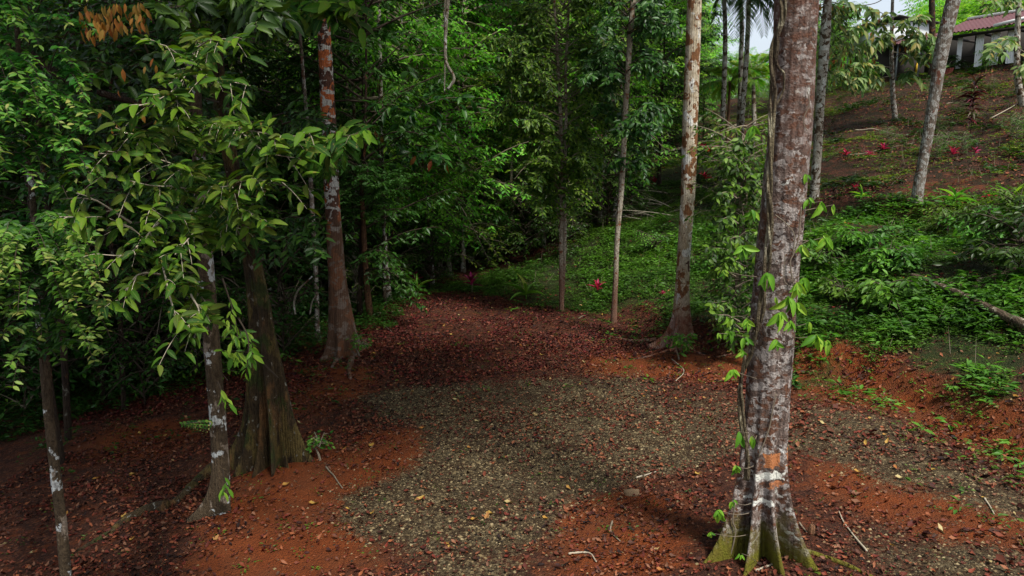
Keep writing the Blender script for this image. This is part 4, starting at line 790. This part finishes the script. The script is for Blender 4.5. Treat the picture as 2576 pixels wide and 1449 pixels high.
def palm(label, px, py, Y, trunk_pts, L, nf, group, mat=M_palm, ll=.6, seed=0, topz=None, name="palm", els=(-.3, 1.1), sag=.6):
    rs = np.random.default_rng(seed); p3 = catmull(np.array([P(a, b_, Y) for a, b_ in trunk_pts]), 40)[::-1]; base = p3[0].copy(); base[2] = H(base[0], base[1]); p3[0] = base - [0, 0, .2]
    o = root(name, label, "palm", base, group); hw = .11 if L > 2.4 else .07; part("trunk", tube(p3, np.linspace(hw, hw * .75, 40), 12), M_t8 if L > 2.4 else M_stub, o)
    for k in range(nf):
        a, b_ = frond(p3[-1], k * 2.4 + rs.uniform(-.2, .2), rs.uniform(*els), L * rs.uniform(.8, 1.1), sag, 30, ll, .035, rs)
        f = part("frond", a, M_twig, o); part("leaflets", b_, mat, f, smooth=False)
    return o
palm("tall pale-trunked palm with drooping dark fronds against the sky", 1875, 250, 30, [(1886, -55), (1881, 80), (1874, 200), (1868, 262)], 3.2, 16, None, M_dark, .75, 80, els=(-.5, .8))
palm("thin-stemmed palm just left of the tall pale-trunked palm", 1864, 250, 33, [(1858, -90), (1866, 60), (1864, 150), (1862, 262)], 3.0, 14, None, M_dark, .75, 81, els=(-.5, .8))
palm("tall palm whose frond tips hang beside the top of the white flaking tree", 1800, -50, 32, [(1815, -110), (1824, 60), (1822, 200), (1818, 290)], 2.6, 14, None, M_dark, .7, 83, els=(-.6, .8))
palm("low yellow-green feathery palm on a thin brown stem", 1832, 330, 34, [(1836, 208), (1834, 260), (1829, 335)], 2.0, 13, None, M_palm, .6, 82, els=(.1, 1.2), sag=.5)
palm("bushy yellow-green palm behind the massive trunk's left edge", 1900, 300, 36, [(1895, 200), (1896, 260), (1897, 300)], 2.6, 16, None, M_palm, .6, 84, els=(.2, 1.3), sag=.45)
def strap(name, label, cat, px, py, Hpx, nl, mat, seed, group=None, width=.18, spread=.7, stemh=.25, lpx=None, T=None, stemmat=None):
    rs = np.random.default_rng(seed); g_ = hit(np.array([px], float), np.array([py], float))[0]; m = math.hypot(g_[0], g_[1]) / FPX; Ht = Hpx * m
    o = root(name, label, cat, g_, group); sh = Ht * stemh; part("stem", tube(np.array([g_ - [0, 0, .05], g_ + [.01, 0, sh * .5], g_ + [0, 0, sh + .02]]), [.014, .012, .01], 7), stemmat or M_palm, o)
    k = np.arange(nl); az = k * 2.4 + rs.uniform(0, 6); el = np.linspace(1.35, .35, nl) + rs.uniform(-.12, .12, nl); L = (lpx * m if lpx else Ht * (1 - stemh) * 1.1) * rs.uniform(.8, 1.1, nl)
    D = np.stack([np.cos(az) * np.cos(el) * spread * 1.4, np.sin(az) * np.cos(el) * spread * 1.4, np.sin(el)], 1); Pb = g_ + np.array([0, 0, 1]) * np.linspace(sh, sh * .6, nl)[:, None]
    part("leaves", leaves(Pb, D, np.cross(np.cross(D, [0, 0, 1.]), D) + rs.normal(0, .05, (nl, 3)), L, L * width, rs.random(nl), T or tmpl_big(9, 0, .45, .12)), mat, o); return o
strap("coconut_seedling", "young coconut plant with green and yellow leaves at the far edge of the clearing", "seedling", 1323, 752, 70, 7, M_palm, 90, "coconut seedlings", .2, .8, .2)
strap("coconut_seedling", "young arching coconut plant left of the far edge, next to a crimson plant", "seedling", 1050, 745, 62, 9, M_palm, 91, "coconut seedlings", .14, 1.0, .3)
strap("coconut_seedling", "young coconut plant on the bare red step of the right-hand slope", "seedling", 2402, 512, 55, 8, M_palm, 92, "coconut seedlings", .15, .9, .2)
strap("coconut_seedling", "yellowish young palm at the right edge of the slope's red step", "seedling", 2546, 520, 60, 10, M_palm, 93, "coconut seedlings", .1, .9, .2)
strap("coconut_seedling", "small yellow-green palm seedling on the slope right of the massive trunk", "seedling", 2168, 500, 36, 10, M_palm, 94, "coconut seedlings", .08, 1.3, .2)
COR = [(1044, 735, 48, "crimson-tipped plant standing over the arching coconut seedling", .6), (1187, 735, 45, "crimson-topped plant at the clearing's far edge, left of the coconut seedling", .5), (1503, 745, 40, "crimson plant between the twin-stemmed and the slim pale trees", .5), (1496, 408, 22, "reddish plant high between the twin-stemmed and slim pale trees", .3),
       (1620, 440, 14, "small crimson plant on the path left of the white tree's top", .3), (1647, 466, 20, "crimson plant on the red path left of the white tree", .3), (1772, 378, 26, "crimson plant by the lying log right of the white tree", .4), (1787, 386, 16, "small red plant just below the lying log", .3), (1773, 455, 22, "crimson plant right of the white tree at the bush", .3),
       (2128, 396, 22, "crimson plant nearest the massive trunk in the row on the slope", .3), (2187, 394, 18, "dull red plant, second from the massive trunk in the row on the slope", .3), (2222, 381, 24, "pink-red plant above the row, left of the leaning trunk", .3), (2396, 398, 30, "dark crimson plant right of the leaning trunk", .4), (2453, 395, 26, "small crimson plant on a bare stem, farthest right on the slope", .5),
       (2152, 482, 22, "dark red plant low on the slope near the small palm seedling", .3), (2490, 505, 26, "dark red plant on the red step between two coconut seedlings", .3), (1668, 745, 12, "tiny red-leaved plant left of the white tree", .4)]
for k, (x, y, h_, lab, sh) in enumerate(COR): strap("crimson_plant", lab, "plant", x, y, h_ * (.85 if x > 2000 else 1.15) + 2, 9, M_red, 100 + k, "crimson plants", .30, .5, sh, stemmat=M_twig)
dr = strap("dark_red_plant", "tall dark red leafy plant standing below the house", "plant", 2440, 345, 150, 8, M_redplant, 130, None, .12, .9, .75, lpx=34, stemmat=M_twigd)
rs = np.random.default_rng(131); n = 70; az = rs.uniform(0, 6.28, n); m_ = dr.location[1] / FPX; zz = rs.uniform(35, 120, n) * m_
D = np.stack([np.cos(az), np.sin(az), rs.uniform(.1, .9, n)], 1); part("leaves", leaves(np.array(dr.location) + np.array([0, 0, 1]) * zz[:, None], D, np.array([0, 0, 1.]) + rs.normal(0, .1, (n, 3)), 32 * m_ * rs.uniform(.7, 1.1, n), 4.5 * m_, rs.random(n), tmpl_big(7, 0, .6, .1)), M_redplant, dr)
fe = root("fern_frond", "bright green triangular fern frond left of the white-blotched trunk's foot", "fern", hit(np.array([530.]), np.array([1110.]))[0])
rs = np.random.default_rng(132); tb, lv = [], []
for k in range(9):
    u = k / 8; q = P(535 - 75 * u, 1062 + 6 * u * u - 3, Y3 - .2)
    for sgn in (-1, 1):
        l_ = .16 * (1 - u) ** .8 + .02; e = q + np.array([-.3, -.5 * sgn, -.5 - .2 * sgn]) * l_; m = 8; tp = q + (e - q) * np.linspace(.1, 1, m)[:, None]; alt = np.where(np.arange(m) % 2, 1, -1)[:, None]
        lv.append((tp, np.array([-.6, 0, -.2]) + alt * np.array([.5, -.3, -.5]), np.tile([0, -.7, .7], (m, 1)), np.full(m, .045) * (1.2 - np.linspace(0, 1, m)), rs.random(m)))
a = [np.concatenate([x[i] for x in lv]) for i in range(5)]; part("leaflets", leaves(a[0], a[1], a[2], a[3], a[3] * .45, a[4], TM), M_spray, fe)
part("stalk", tube(catmull(np.array([np.array(fe.location), P(545, 1085, Y3 - .1), P(535, 1060, Y3 - .2), P(458, 1066, Y3 - .2)]), 20), .003, 5), M_twig, fe)

# ------------------------------------------------------------------ fallen wood
M_log = bark_mat("log_bark", (.13, .095, .06), (.06, .04, .025), [((.3, .27, .2), 8, .58, .05, .5), ((.04, .07, .02), 3, .6, .06, .8)], vert=9)
def log(name, label, cat, pp, r0, r1, lift=0.0, mat=M_log, group=None, knots=2, seed=0):
    g_ = ground_path(pp, lift); n = 40; c_ = catmull(g_, n) if len(pp) > 2 else g_[0] + (g_[1] - g_[0]) * np.linspace(0, 1, n)[:, None]
    c_[:, 2] = np.maximum(c_[:, 2], H(c_[:, 0], c_[:, 1]) + lift * .6); k = np.ones(7) / 7; c_[3:-3, 2] = np.convolve(c_[:, 2], k, 'valid')
    rr = np.linspace(r0, r1, n) * (1 + .22 * vnoise(np.arange(n) * .5, np.zeros(n), seed)); c_[:, 2] += rr * .5
    return single(name, tube(c_, rr, 9), mat, label, cat, group)
log("fallen_log", "long straight fallen log lying down the slope at the right edge", "log", [(2292, 716), (2420, 770), (2500, 812), (2620, 872)], .065, .10, .17)
log("fallen_branch", "crooked fallen limb lying behind the long log", "branch", [(2345, 722), (2440, 730), (2530, 712), (2620, 690)], .05, .04, .03)
log("fallen_branch", "reddish thick limb above the crooked one at the right edge", "branch", [(2455, 722), (2520, 700), (2600, 678)], .07, .08, .04)
log("fallen_branch", "thin pale stick slanting under the long log", "branch", [(2340, 765), (2400, 752), (2450, 735)], .02, .015, .02)
log("fallen_log", "pale thin log lying on the hill left of the massive trunk", "log", [(1668, 395), (1720, 378), (1790, 350), (1870, 315)], .09, .07, .12, M_bark_pale)
log("fallen_log", "log end on the slope behind the white tree", "log", [(1590, 300), (1640, 292), (1690, 288)], .1, .09, .1)
for k, (pp, lab) in enumerate([([(2130, 393), (2200, 383), (2300, 362)], "long pale stick lying beside the row of crimson plants"), ([(2330, 345), (2420, 352)], "thin pale stick right of the leaning trunk"), ([(2150, 330), (2220, 332), (2260, 340)], "pale stick lying left of the spotted sapling's foot"),
        ([(2380, 262), (2450, 250)], "grey stick lying below the house"), ([(2490, 300), (2560, 262)], "stick lying at the right edge of the slope"), ([(945, 790), (1010, 782)], "grey stick right of the tan-brown trunk"), ([(1455, 805), (1482, 790)], "short brown stick lying under the slim pale tree"),
        ([(950, 795), (962, 815), (985, 835)], "thin curved stick at the clearing's far left"), ([(2475, 1260), (2500, 1300)], "grey broken stick on the gravel at the far right"), ([(1540, 1318), (1536, 1345), (1560, 1370)], "curved grey strip of bark on the red soil"),
        ([(1600, 1205), (1650, 1196)], "little stick on the gravel's near edge"), ([(1690, 905), (1720, 935), (1700, 960)], "thin stick sloping down the red bank"), ([(820, 1180), (850, 1215), (862, 1235)], "bent pale stick on the soil right of the buttressed tree"), ([(2180, 1390), (2130, 1330), (2110, 1290)], "stick lying right of the massive tree's foot"),
        ([(1430, 1400), (1480, 1395), (1500, 1420)], "dark twig on the soil at the bottom centre"), ([(2010, 1320), (2030, 1350)], "short stick by the massive tree's right root"), ([(1900, 1440), (1960, 1420)], "twig by the root tips of the massive tree")]):
    log("stick", lab, "stick", pp, .012 if pp[0][1] > 700 else .025, .007 if pp[0][1] > 700 else .015, .015, M_twigp if k % 3 else M_twig, "sticks on the ground")
rs = np.random.default_rng(140)
for k in range(26):
    x, y = rs.uniform(1570, 1700), rs.uniform(478, 560); g_ = hit(np.array([x]), np.array([y]))[0]; a = rs.uniform(-.6, .6) + (math.pi if rs.random() < .5 else 0); L = rs.uniform(.8, 2.2); e = rs.uniform(.02, .5); s = np.linspace(0, 1, 10)[:, None]
    pp = g_ + np.array([math.cos(a), math.sin(a) * .6, e]) * L * s + np.array([0, 0, .05]) - np.array([0, 0, 1]) * s ** 2 * L * e * .5
    tb = [tube(pp, np.linspace(.016, .004, 10), 5)]
    for j in range(4):
        i0 = rs.integers(2, 8); d = rs.normal(0, .3, 3) + [math.cos(a) * .5, 0, .1]; tb.append(tube(np.array([pp[i0], pp[i0] + d * .5, pp[i0] + d]), [.006, .004, .002], 4))
    V, F, A = join(tb); single("dead_branch", (V, F, None), M_twigp if k % 2 else M_log, "bare grey branch in the tangle of dead wood on the green slope", "branch", "dead branches in a tangle")
for lab, pts_, r_, Yv in [("pale crooked hanging liana high in the middle of the wood", [(1126, -80), (1127, 0), (1122, 60), (1120, 130), (1124, 160), (1138, 185), (1142, 200), (1134, 215), (1126, 224)], .045, 17), ("thin straight pale liana beside the crooked one", [(1122, -80), (1118, 60), (1119, 150), (1118, 232)], .02, 17.5),
                          ("arched dark branch crossing the upper left of the wood", [(60, 120), (150, 190), (250, 232), (360, 262), (440, 290), (490, 300)], .045, 8.6), ("curved pale liana at the clearing's left edge behind the buttressed tree", [(743, 790), (740, 760), (750, 730), (775, 705), (785, 695)], .02, 14), ("second curved pale liana right of the first", [(780, 790), (785, 760), (800, 735)], .015, 14.5)]:
    single("liana", tube(catmull(np.array([P(a, b_, Yv) for a, b_ in pts_]), 60), np.linspace(r_, r_ * .7, 60), 8), M_bark_pale if "pale" in lab else M_bark_dark, lab, "vine", "hanging lianas")
M_rock = simple("pale_rock", (.17, .11, .06), .9, .3, 6, .6)
rs = np.random.default_rng(150); g_ = hit(np.array([1590.]), np.array([1246.]))[0]; th = np.linspace(0, 6.283, 12, endpoint=False); rr = .09 * (1 + .3 * rs.random(12)); V = np.vstack([np.stack([np.cos(th) * rr, np.sin(th) * rr * .6, 0 * th - .03], 1), np.stack([np.cos(th) * rr * .9, np.sin(th) * rr * .5, .05 + .03 * rs.random(12)], 1), [[0, 0, .085]]]) + g_
k = np.arange(12); F = [np.stack([k, (k + 1) % 12, 12 + (k + 1) % 12, 12 + k], 1), np.stack([12 + k, 12 + (k + 1) % 12, np.full(12, 24)], 1)]
single("flat_stone", (V, F, None), M_rock, "flat pale stone half sunk in the soil beside the gravel", "stone", smooth=False)
rs = np.random.default_rng(151); g_ = hit(np.array([2040.]), np.array([1350.]))[0]; th = np.linspace(0, 6.283, 10, endpoint=False)
single("stump", tube(np.array([g_ - [0, 0, .05], g_ + [0, 0, .06], g_ + [.01, 0, .14]]), [.05, .04, .028], 9), M_stub, "small rotten stump right of the massive tree's foot", "stump")

# ------------------------------------------------------------------ litter, gravel, ground cover
def samp(n, xr, yr, keep, rs):
    x = rs.uniform(*xr, n); y = rs.uniform(*yr, n); z = H(x, y); px, py = project(np.stack([x, y, z], 1)); v = (px > -250) & (px < 2830) & (py < 1560) & (py > 0)
    x, y, z = x[v], y[v], z[v]; kp = rs.random(len(x)) < keep(x, y); return x[kp], y[kp], z[kp]
def grad(x, y): e = .12; return np.stack([-(H(x + e, y) - H(x - e, y)) / (2 * e), -(H(x, y + e) - H(x, y - e)) / (2 * e), np.ones_like(x)], 1)
rs = np.random.default_rng(200)
def lit_density(x, y):
    g_, b_, e_ = masks(x, y, .22); s = toe_s(x, y); cl_ = sstep(-.35, .45, fbm(x * .9, y * .9, 60, 4)) + .25
    d = np.where(s > 0, .75, 1.0); d = np.where((y > 14) & (s < 0), 1.25, d); d = np.where(b_ > .5, np.where(y > 14, .2, .55), d); d = np.where(g_ > .5, .50 + .4 * sstep(10, 19, y) + .12 * (x > 2.6), d); d = np.where((e_ > .5) & (y < 45), .10, d)
    d = np.where((x < -3), 1.3, d); return np.clip(d * cl_ * 1.0 * (.6 + .4 * sstep(-.25, .15, fbm(x * 2.3, y * 2.3, 64, 3))), 0, 1)
def litter(n, xr, yr, Lr, mat, label, keep=lit_density, name="leaf_litter"):
    x, y, z = samp(n, xr, yr, keep, rs); m = len(x); az = rs.uniform(0, 6.283, m); nn = grad(x, y) + rs.normal(0, .28, (m, 3)); D = np.cross(nn, np.stack([np.cos(az), np.sin(az), 0 * az], 1)); sz = Lr[0] + (Lr[1] * 1.2 - Lr[0]) * rs.random(m) ** 1.9
    Pp = np.stack([x, y, z + rs.uniform(.006, .028, m)], 1); rn = np.clip(.5 + .35 * fbm(x * .5, y * .5, 77, 2) + rs.uniform(-.55, .55, m), 0, 1)
    V, F, A = leaves(Pp - unit(D) * sz[:, None] / 2, D, nn, sz, sz * rs.uniform(.32, .55, m), rn, TC)
    o = single(name, (V, F, A), mat, label, "leaf litter", smooth=False, kind='stuff'); return o
litter(150000, (-7.5, 9), (4.3, 17), (.022, .082), M_litter, "red-brown fallen leaves strewn over the near clearing")
litter(120000, (-13, 12), (13, 28), (.04, .105), M_litter, "red-brown fallen leaves over the far clearing and under the trees")
litter(70000, (4, 30), (6, 44), (.08, .16), M_litter, "brown fallen leaves over the slope")
litter(550, (-7, 12), (4.3, 22), (.07, .13), M_litterY, "yellow fallen leaves dotted over the clearing", keep=lambda x, y: .8 + 0 * x, name="yellow_leaf_litter")
# pebbles
x, y, z = samp(190000, (-5, 9), (4.5, 16), lambda x, y: np.where(masks(x, y, .2)[0] > .5, np.where(x > 2.6, .4, .85) * sstep(-.45, .1, fbm(x * .8, y * .8, 51, 4)), .03), rs); m = len(x)
ov = np.array([(1, 0, 0), (-.5, .87, 0), (-.5, -.87, 0), (.2, .1, .8)], float); sz = .006 + .02 * rs.random(m) ** 3 + .008 * rs.random(m); az = rs.uniform(0, 6.28, m); ca, sa = np.cos(az)[:, None], np.sin(az)[:, None]
px_ = ov[None, :, 0] * ca - ov[None, :, 1] * sa; py_ = ov[None, :, 0] * sa + ov[None, :, 1] * ca
V = np.stack([x[:, None] + px_ * sz[:, None], y[:, None] + py_ * sz[:, None] * .8, z[:, None] + ov[None, :, 2] * sz[:, None] * .8 - .002], -1).reshape(-1, 3)
o4 = (np.arange(m) * 4)[:, None, None]; F = (np.array([(0, 1, 3), (1, 2, 3), (2, 0, 3)])[None] + o4).reshape(-1, 3)
b = NB("pebbles"); M_peb = b.fin(b.ramp(b.attr('rnd'), [(0, (.014, .010, .005)), (.4, (.075, .052, .024)), (.85, (.165, .122, .058)), (1, (.27, .21, .115))]), .85, .25)
single("gravel", (V, [F], {'rnd': np.repeat(rs.random(m), 4)}), M_peb, "grey-tan gravel spread over the clearing", "gravel", smooth=False, kind='stuff')
# green cover
def tufts(n, xr, yr, nl, Lr, hr, mat, label, keep, name="ground_cover", wr=.42, upw=.8):
    x, y, z = samp(n, xr, yr, keep, rs); m = len(x); X_, Y_, Z_ = [np.repeat(q, nl) for q in (x, y, z)]; k = m * nl; az = rs.uniform(0, 6.283, k); h = np.repeat(rs.uniform(*hr, m), nl) * rs.uniform(.4, 1, k); sp_ = rs.uniform(.0, .09, k)
    Pp = np.stack([X_ + np.cos(az) * sp_, Y_ + np.sin(az) * sp_, Z_ + h], 1); D = np.stack([np.cos(az), np.sin(az), rs.uniform(-.3, .5, k) * upw], 1); sz = np.repeat(rs.uniform(*Lr, m), nl) * rs.uniform(.7, 1.1, k)
    rn = np.clip(np.repeat(.45 + .5 * fbm(x * .6, y * .6, 88, 3) + rs.uniform(-.15, .15, m), nl) + rs.uniform(-.2, .2, k), 0, 1)
    return single(name, leaves(Pp, D, np.array([0, 0, 1.]) + rs.normal(0, .3, (k, 3)), sz, sz * wr, rn, TS), mat, label, "ground cover", smooth=False, kind='stuff')
def gk(thr, bias=0):
    def f(x, y):
        g_, b_, e_ = masks(x, y, .22); nz = fbm(x * .7, y * .7, 91, 4); s = toe_s(x, y)
        return np.where(b_ > .5, .03, np.where(e_ > .5, sstep(thr - .35, thr + .25, nz + bias), np.where(s > 1.2, .30 * sstep(-.1, .3, nz), np.where(s > -.8, .05, .0015))))
    return f
tufts(52000, (-4, 8.5), (12, 34), 7, (.05, .09), (.03, .10), M_herb, "low bright green herbs covering the slope behind the clearing", gk(.02, .12))
tufts(60000, (5, 16), (7, 24), 6, (.05, .10), (.03, .12), M_herb, "green herbs over the right-hand slope", gk(.08, .03))
tufts(9000, (5, 16), (8, 24), 8, (.10, .24), (.05, .30), M_herb, "broad-leaved herbs over the right-hand slope", gk(.12, 0), wr=.36)
tufts(60000, (6, 36), (18, 50), 6, (.07, .14), (.03, .10), M_fine, "thin weeds over the upper slope", lambda x, y: (.10 + .8 * sstep(0, .4, fbm(x * .4, y * .4, 93, 4))) * (1 - .95 * masks(x, y, .15)[1]))
tufts(2600, (-8, 9), (4.3, 24), 6, (.03, .06), (.01, .06), M_herb, "tiny green seedlings dotted over the clearing", lambda x, y: np.where(masks(x, y)[1] > .5, .6, .25))
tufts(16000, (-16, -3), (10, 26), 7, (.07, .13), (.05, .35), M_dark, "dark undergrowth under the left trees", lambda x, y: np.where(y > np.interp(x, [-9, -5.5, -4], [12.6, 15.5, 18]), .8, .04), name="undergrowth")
def stems(n, xr, yr, hr, mat, label):
    x, y, z = samp(n, xr, yr, lambda x, y: .35 * (toe_s(x, y) > .8) + 0 * x, rs); m = len(x); h = rs.uniform(*hr, m); dx, dy = rs.normal(0, .35, m) * h, rs.normal(0, .35, m) * h; r = .006
    V = np.stack([np.stack([x - r, y, z], 1), np.stack([x + r, y, z], 1), np.stack([x, y - r, z], 1), np.stack([x + dx, y + dy, z + h], 1)], 1).reshape(-1, 3); o4 = (np.arange(m) * 4)[:, None, None]
    F = (np.array([(0, 1, 3), (1, 2, 3), (2, 0, 3)])[None] + o4).reshape(-1, 3); return single("dead_stems", (V, [F], None), mat, label, "dead stems", smooth=False, kind='stuff')
tufts(3500, (-2, 9), (13, 26), 7, (.10, .2), (.06, .35), M_herb, "taller broad-leaved weeds scattered over the green slope", gk(.0, 0), wr=.34)
stems(3800, (-2, 30), (12, 44), (.1, .5), M_twig, "dry pale dead stems sticking up all over the slope")
tufts(9000, (6, 34), (16, 46), 9, (.14, .3), (.05, .3), M_dark, "scattered dark leafy weeds over the upper slope", lambda x, y: sstep(.0, .4, fbm(x * .6, y * .6, 95, 4)) * (1 - masks(x, y, .3)[1]), wr=.3)
# ------------------------------------------------------------------ the house at the top of the slope
M_tile = simple("red_roof_tile", (.085, .028, .032), .6, .45, 9, .3); M_white = simple("white_paint", (.78, .78, .74), .5, .08, 3, .1); M_wall = simple("grey_render", (.66, .70, .70), .8, .15, 2, .2)
M_beam = simple("black_timber", (.025, .02, .017), .7, .3, 10, .2); M_sheet = simple("dark_sheet_roof", (.05, .045, .04), .6, .3, 5, .2); M_redp = simple("red_corrugated_sheet", (.33, .07, .05), .5, .2, 5, .2)
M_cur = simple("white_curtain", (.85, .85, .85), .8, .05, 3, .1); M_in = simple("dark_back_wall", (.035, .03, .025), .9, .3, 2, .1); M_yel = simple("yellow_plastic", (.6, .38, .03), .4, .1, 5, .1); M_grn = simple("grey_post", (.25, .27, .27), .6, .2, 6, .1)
Oh = P(2402, 186, 44.0); ah = unit(np.array([.5, -.866, 0])); bh = np.array([-.866, -.5, 0]); zh = np.array([0, 0, 1.])
hz = float(min(Oh[2], 9.5)); Oh[2] = hz
def hl(a, b_, z): return Oh + ah * a + bh * b_ + zh * z
house = root("house", "white and grey house with a red tiled veranda roof at the top of the slope", "house", Oh)
hb = lambda nm, a0, a1, b0, b1, z0, z1, m: part(nm, box(hl((a0 + a1) / 2, (b0 + b1) / 2, (z0 + z1) / 2), (a1 - a0, b1 - b0, z1 - z0), ah, bh, zh), m, house, smooth=False)
hb("floor", -6, 7.5, -4.2, .3, -.6, -.02, M_beam); hb("back_wall", -6, 3.2, -4.0, -3.85, 0, 2.7, M_in); hb("back_wall", 5.4, 7.5, -4.0, -3.85, 0, 2.7, M_in)
def roof_sheet(a0, a1, e, r_, mat, wl=.22, amp=.03, nm="roof"):      # e, r_: (b, z) of eave and ridge; rows of tiles step down to the eave
    na, nb_ = int((a1 - a0) / wl * 8), 60; A_ = np.linspace(a0, a1, na); T_ = np.linspace(0, 1, nb_); q = (T_ * 10) % 1
    G = np.array([[hl(a, e[0] + (r_[0] - e[0]) * t, e[1] + (r_[1] - e[1]) * t + amp * math.sin(a / wl * 6.283) + .035 * (1 - qq)) for a in A_] for t, qq in zip(T_, q)]); V = G.reshape(-1, 3); n = len(V)
    i = (np.arange(nb_ - 1)[:, None] * na + np.arange(na - 1)[None]).ravel(); F = np.stack([i, i + 1, i + na + 1, i + na], 1); V2 = np.vstack([V, V - [0, 0, .03]]); F2 = np.vstack([F, F[:, ::-1] + n])
    return part(nm, (V2, [F2], None), mat, house)
rf = roof_sheet(-.8, 7.0, (.9, 2.15), (-2.2, 3.25), M_tile); roof_sheet(-7.0, -1.0, (.7, 2.0), (-1.2, 2.6), M_tile, nm="lower_roof")
hb("ridge_cap", -.8, 7.0, -2.32, -2.12, 3.28, 3.42, M_white)
part("ridge_cap", box(hl(3.4, 1.0, 2.3), (2.0, .06, .16), unit(ah + zh * .1), bh, zh), M_white, house, smooth=False)
hb("fascia", -.8, 7.0, .55, .62, 1.9, 2.06, M_beam)
for a in (-.7, 1.0, 2.7, 4.4, 6.1): hb("beam", a, a + .1, -3.8, .5, 2.02, 2.14, M_beam); hb("post", a, a + .12, .0, .12, 0, 2.0, M_beam)
for a in (-6.8, -5.2, -3.4, -2.0): hb("post", a, a + .07, .35, .42, -.2, 2.0, M_grn)
for a, w_ in ((.15, .26), (1.15, .42), (1.95, .45), (2.8, .42)):
    s_ = np.linspace(0, 1, 24); V = np.array([hl(a + w_ * t, .25 + .04 * math.sin(t * 22), z) for z in (.25, 1.95) for t in s_]); i = np.arange(23); part("curtain", (np.vstack([V, V - bh * .01]), [np.vstack([np.stack([i, i + 1, i + 25, i + 24], 1), np.stack([i + 24, i + 25, i + 1, i], 1) + 48])], None), M_cur, house)
hb("rail", -.8, 7, .16, .22, .85, .93, M_beam)
s_ = np.linspace(-.9, .35, 70); V = np.array([hl(a, .75 + .02 * math.sin(a * 50) + (0.25 if z < 0 else 0), z) for z in (-.25, .28) for a in s_]); i = np.arange(69); part("red_panel", (np.vstack([V, V - bh * .01]), [np.vstack([np.stack([i, i + 1, i + 71, i + 70], 1), np.stack([i + 70, i + 71, i + 1, i], 1) + 140])], None), M_redp, house)
for (x0, x1, y0, y1, Yw) in ((2183, 2346, 62, 104, 47.5),):                # grey gable wing facing the slope
    p00, p10, p11, p01, ap = P(x0, y1, Yw), P(x1, y1, Yw), P(x1, 58, Yw), P(x0, 84, Yw), P(2248, 52, Yw); d_ = np.array([.3, 3.0, 0])
    F5 = np.array([p00, p10, p11, ap, p01]); V = np.vstack([F5, F5 + d_]); k = np.arange(5); part("gable_wall", (V, [np.array([(0, 1, 2, 3, 4), (9, 8, 7, 6, 5)]), np.stack([k, (k + 1) % 5 + 0, (k + 1) % 5 + 5, k + 5], 1)[:, ::-1]], None), M_wall, house, smooth=False)
    gz = p00[2]; part("lower_wall", box((p00 + p10) / 2 + [0, 1.2, -(gz - hz) / 2 - .02], (p10[0] - p00[0] - .3, 1.6, gz - hz)), M_in, house, smooth=False)
    for q0, q1 in ((P(2146, 72, Yw), P(2250, 42, Yw)), (P(2250, 42, Yw), P(2352, 60, Yw))):
        e = q1 - q0; part("gable_roof", box((q0 + q1) / 2 + d_ / 2 + [0, -.05, .05], (np.linalg.norm(e), 3.4, .08), unit(e), (0, 1, 0), np.cross(unit(e), [0, 1, 0])), M_sheet, house, smooth=False)
g_ = hit(np.array([2305.]), np.array([186.]))[0]; single("yellow_can", tube(np.array([g_, g_ + [0, 0, .5], g_ + [0, 0, .6], g_ + [0, 0, .72]]), [.1, .1, .04, .04], 12), M_yel, "yellow plastic can standing under the house", "can")
hangp = root("hanging_plant", "dark leafy potted plants on the veranda beside the red panel", "plant", hl(.0, .4, 0)); tb, lv = limbfoliage(np.random.default_rng(300), 1.0, .1, .8, 16, .28, .1, perm=5, tw=.3, spacing=.3, T=TM); part("foliage", lv, M_dark, hangp, smooth=False, world=False); part("stem", stem(np.random.default_rng(1), .9, .03, .01), M_twig, hangp, world=False)
o = root("veranda_bush", "light green bush between the white curtains of the veranda", "bush", hl(2.2, .5, -.2)); tb, lv = limbfoliage(np.random.default_rng(301), 1.25, .2, .7, 24, .12, .05, perm=7, tw=.25, spacing=.25, T=TM); part("foliage", lv, M_bright, o, smooth=False, world=False); part("stem", stem(np.random.default_rng(2), .9, .02, .01), M_twig, o, world=False)
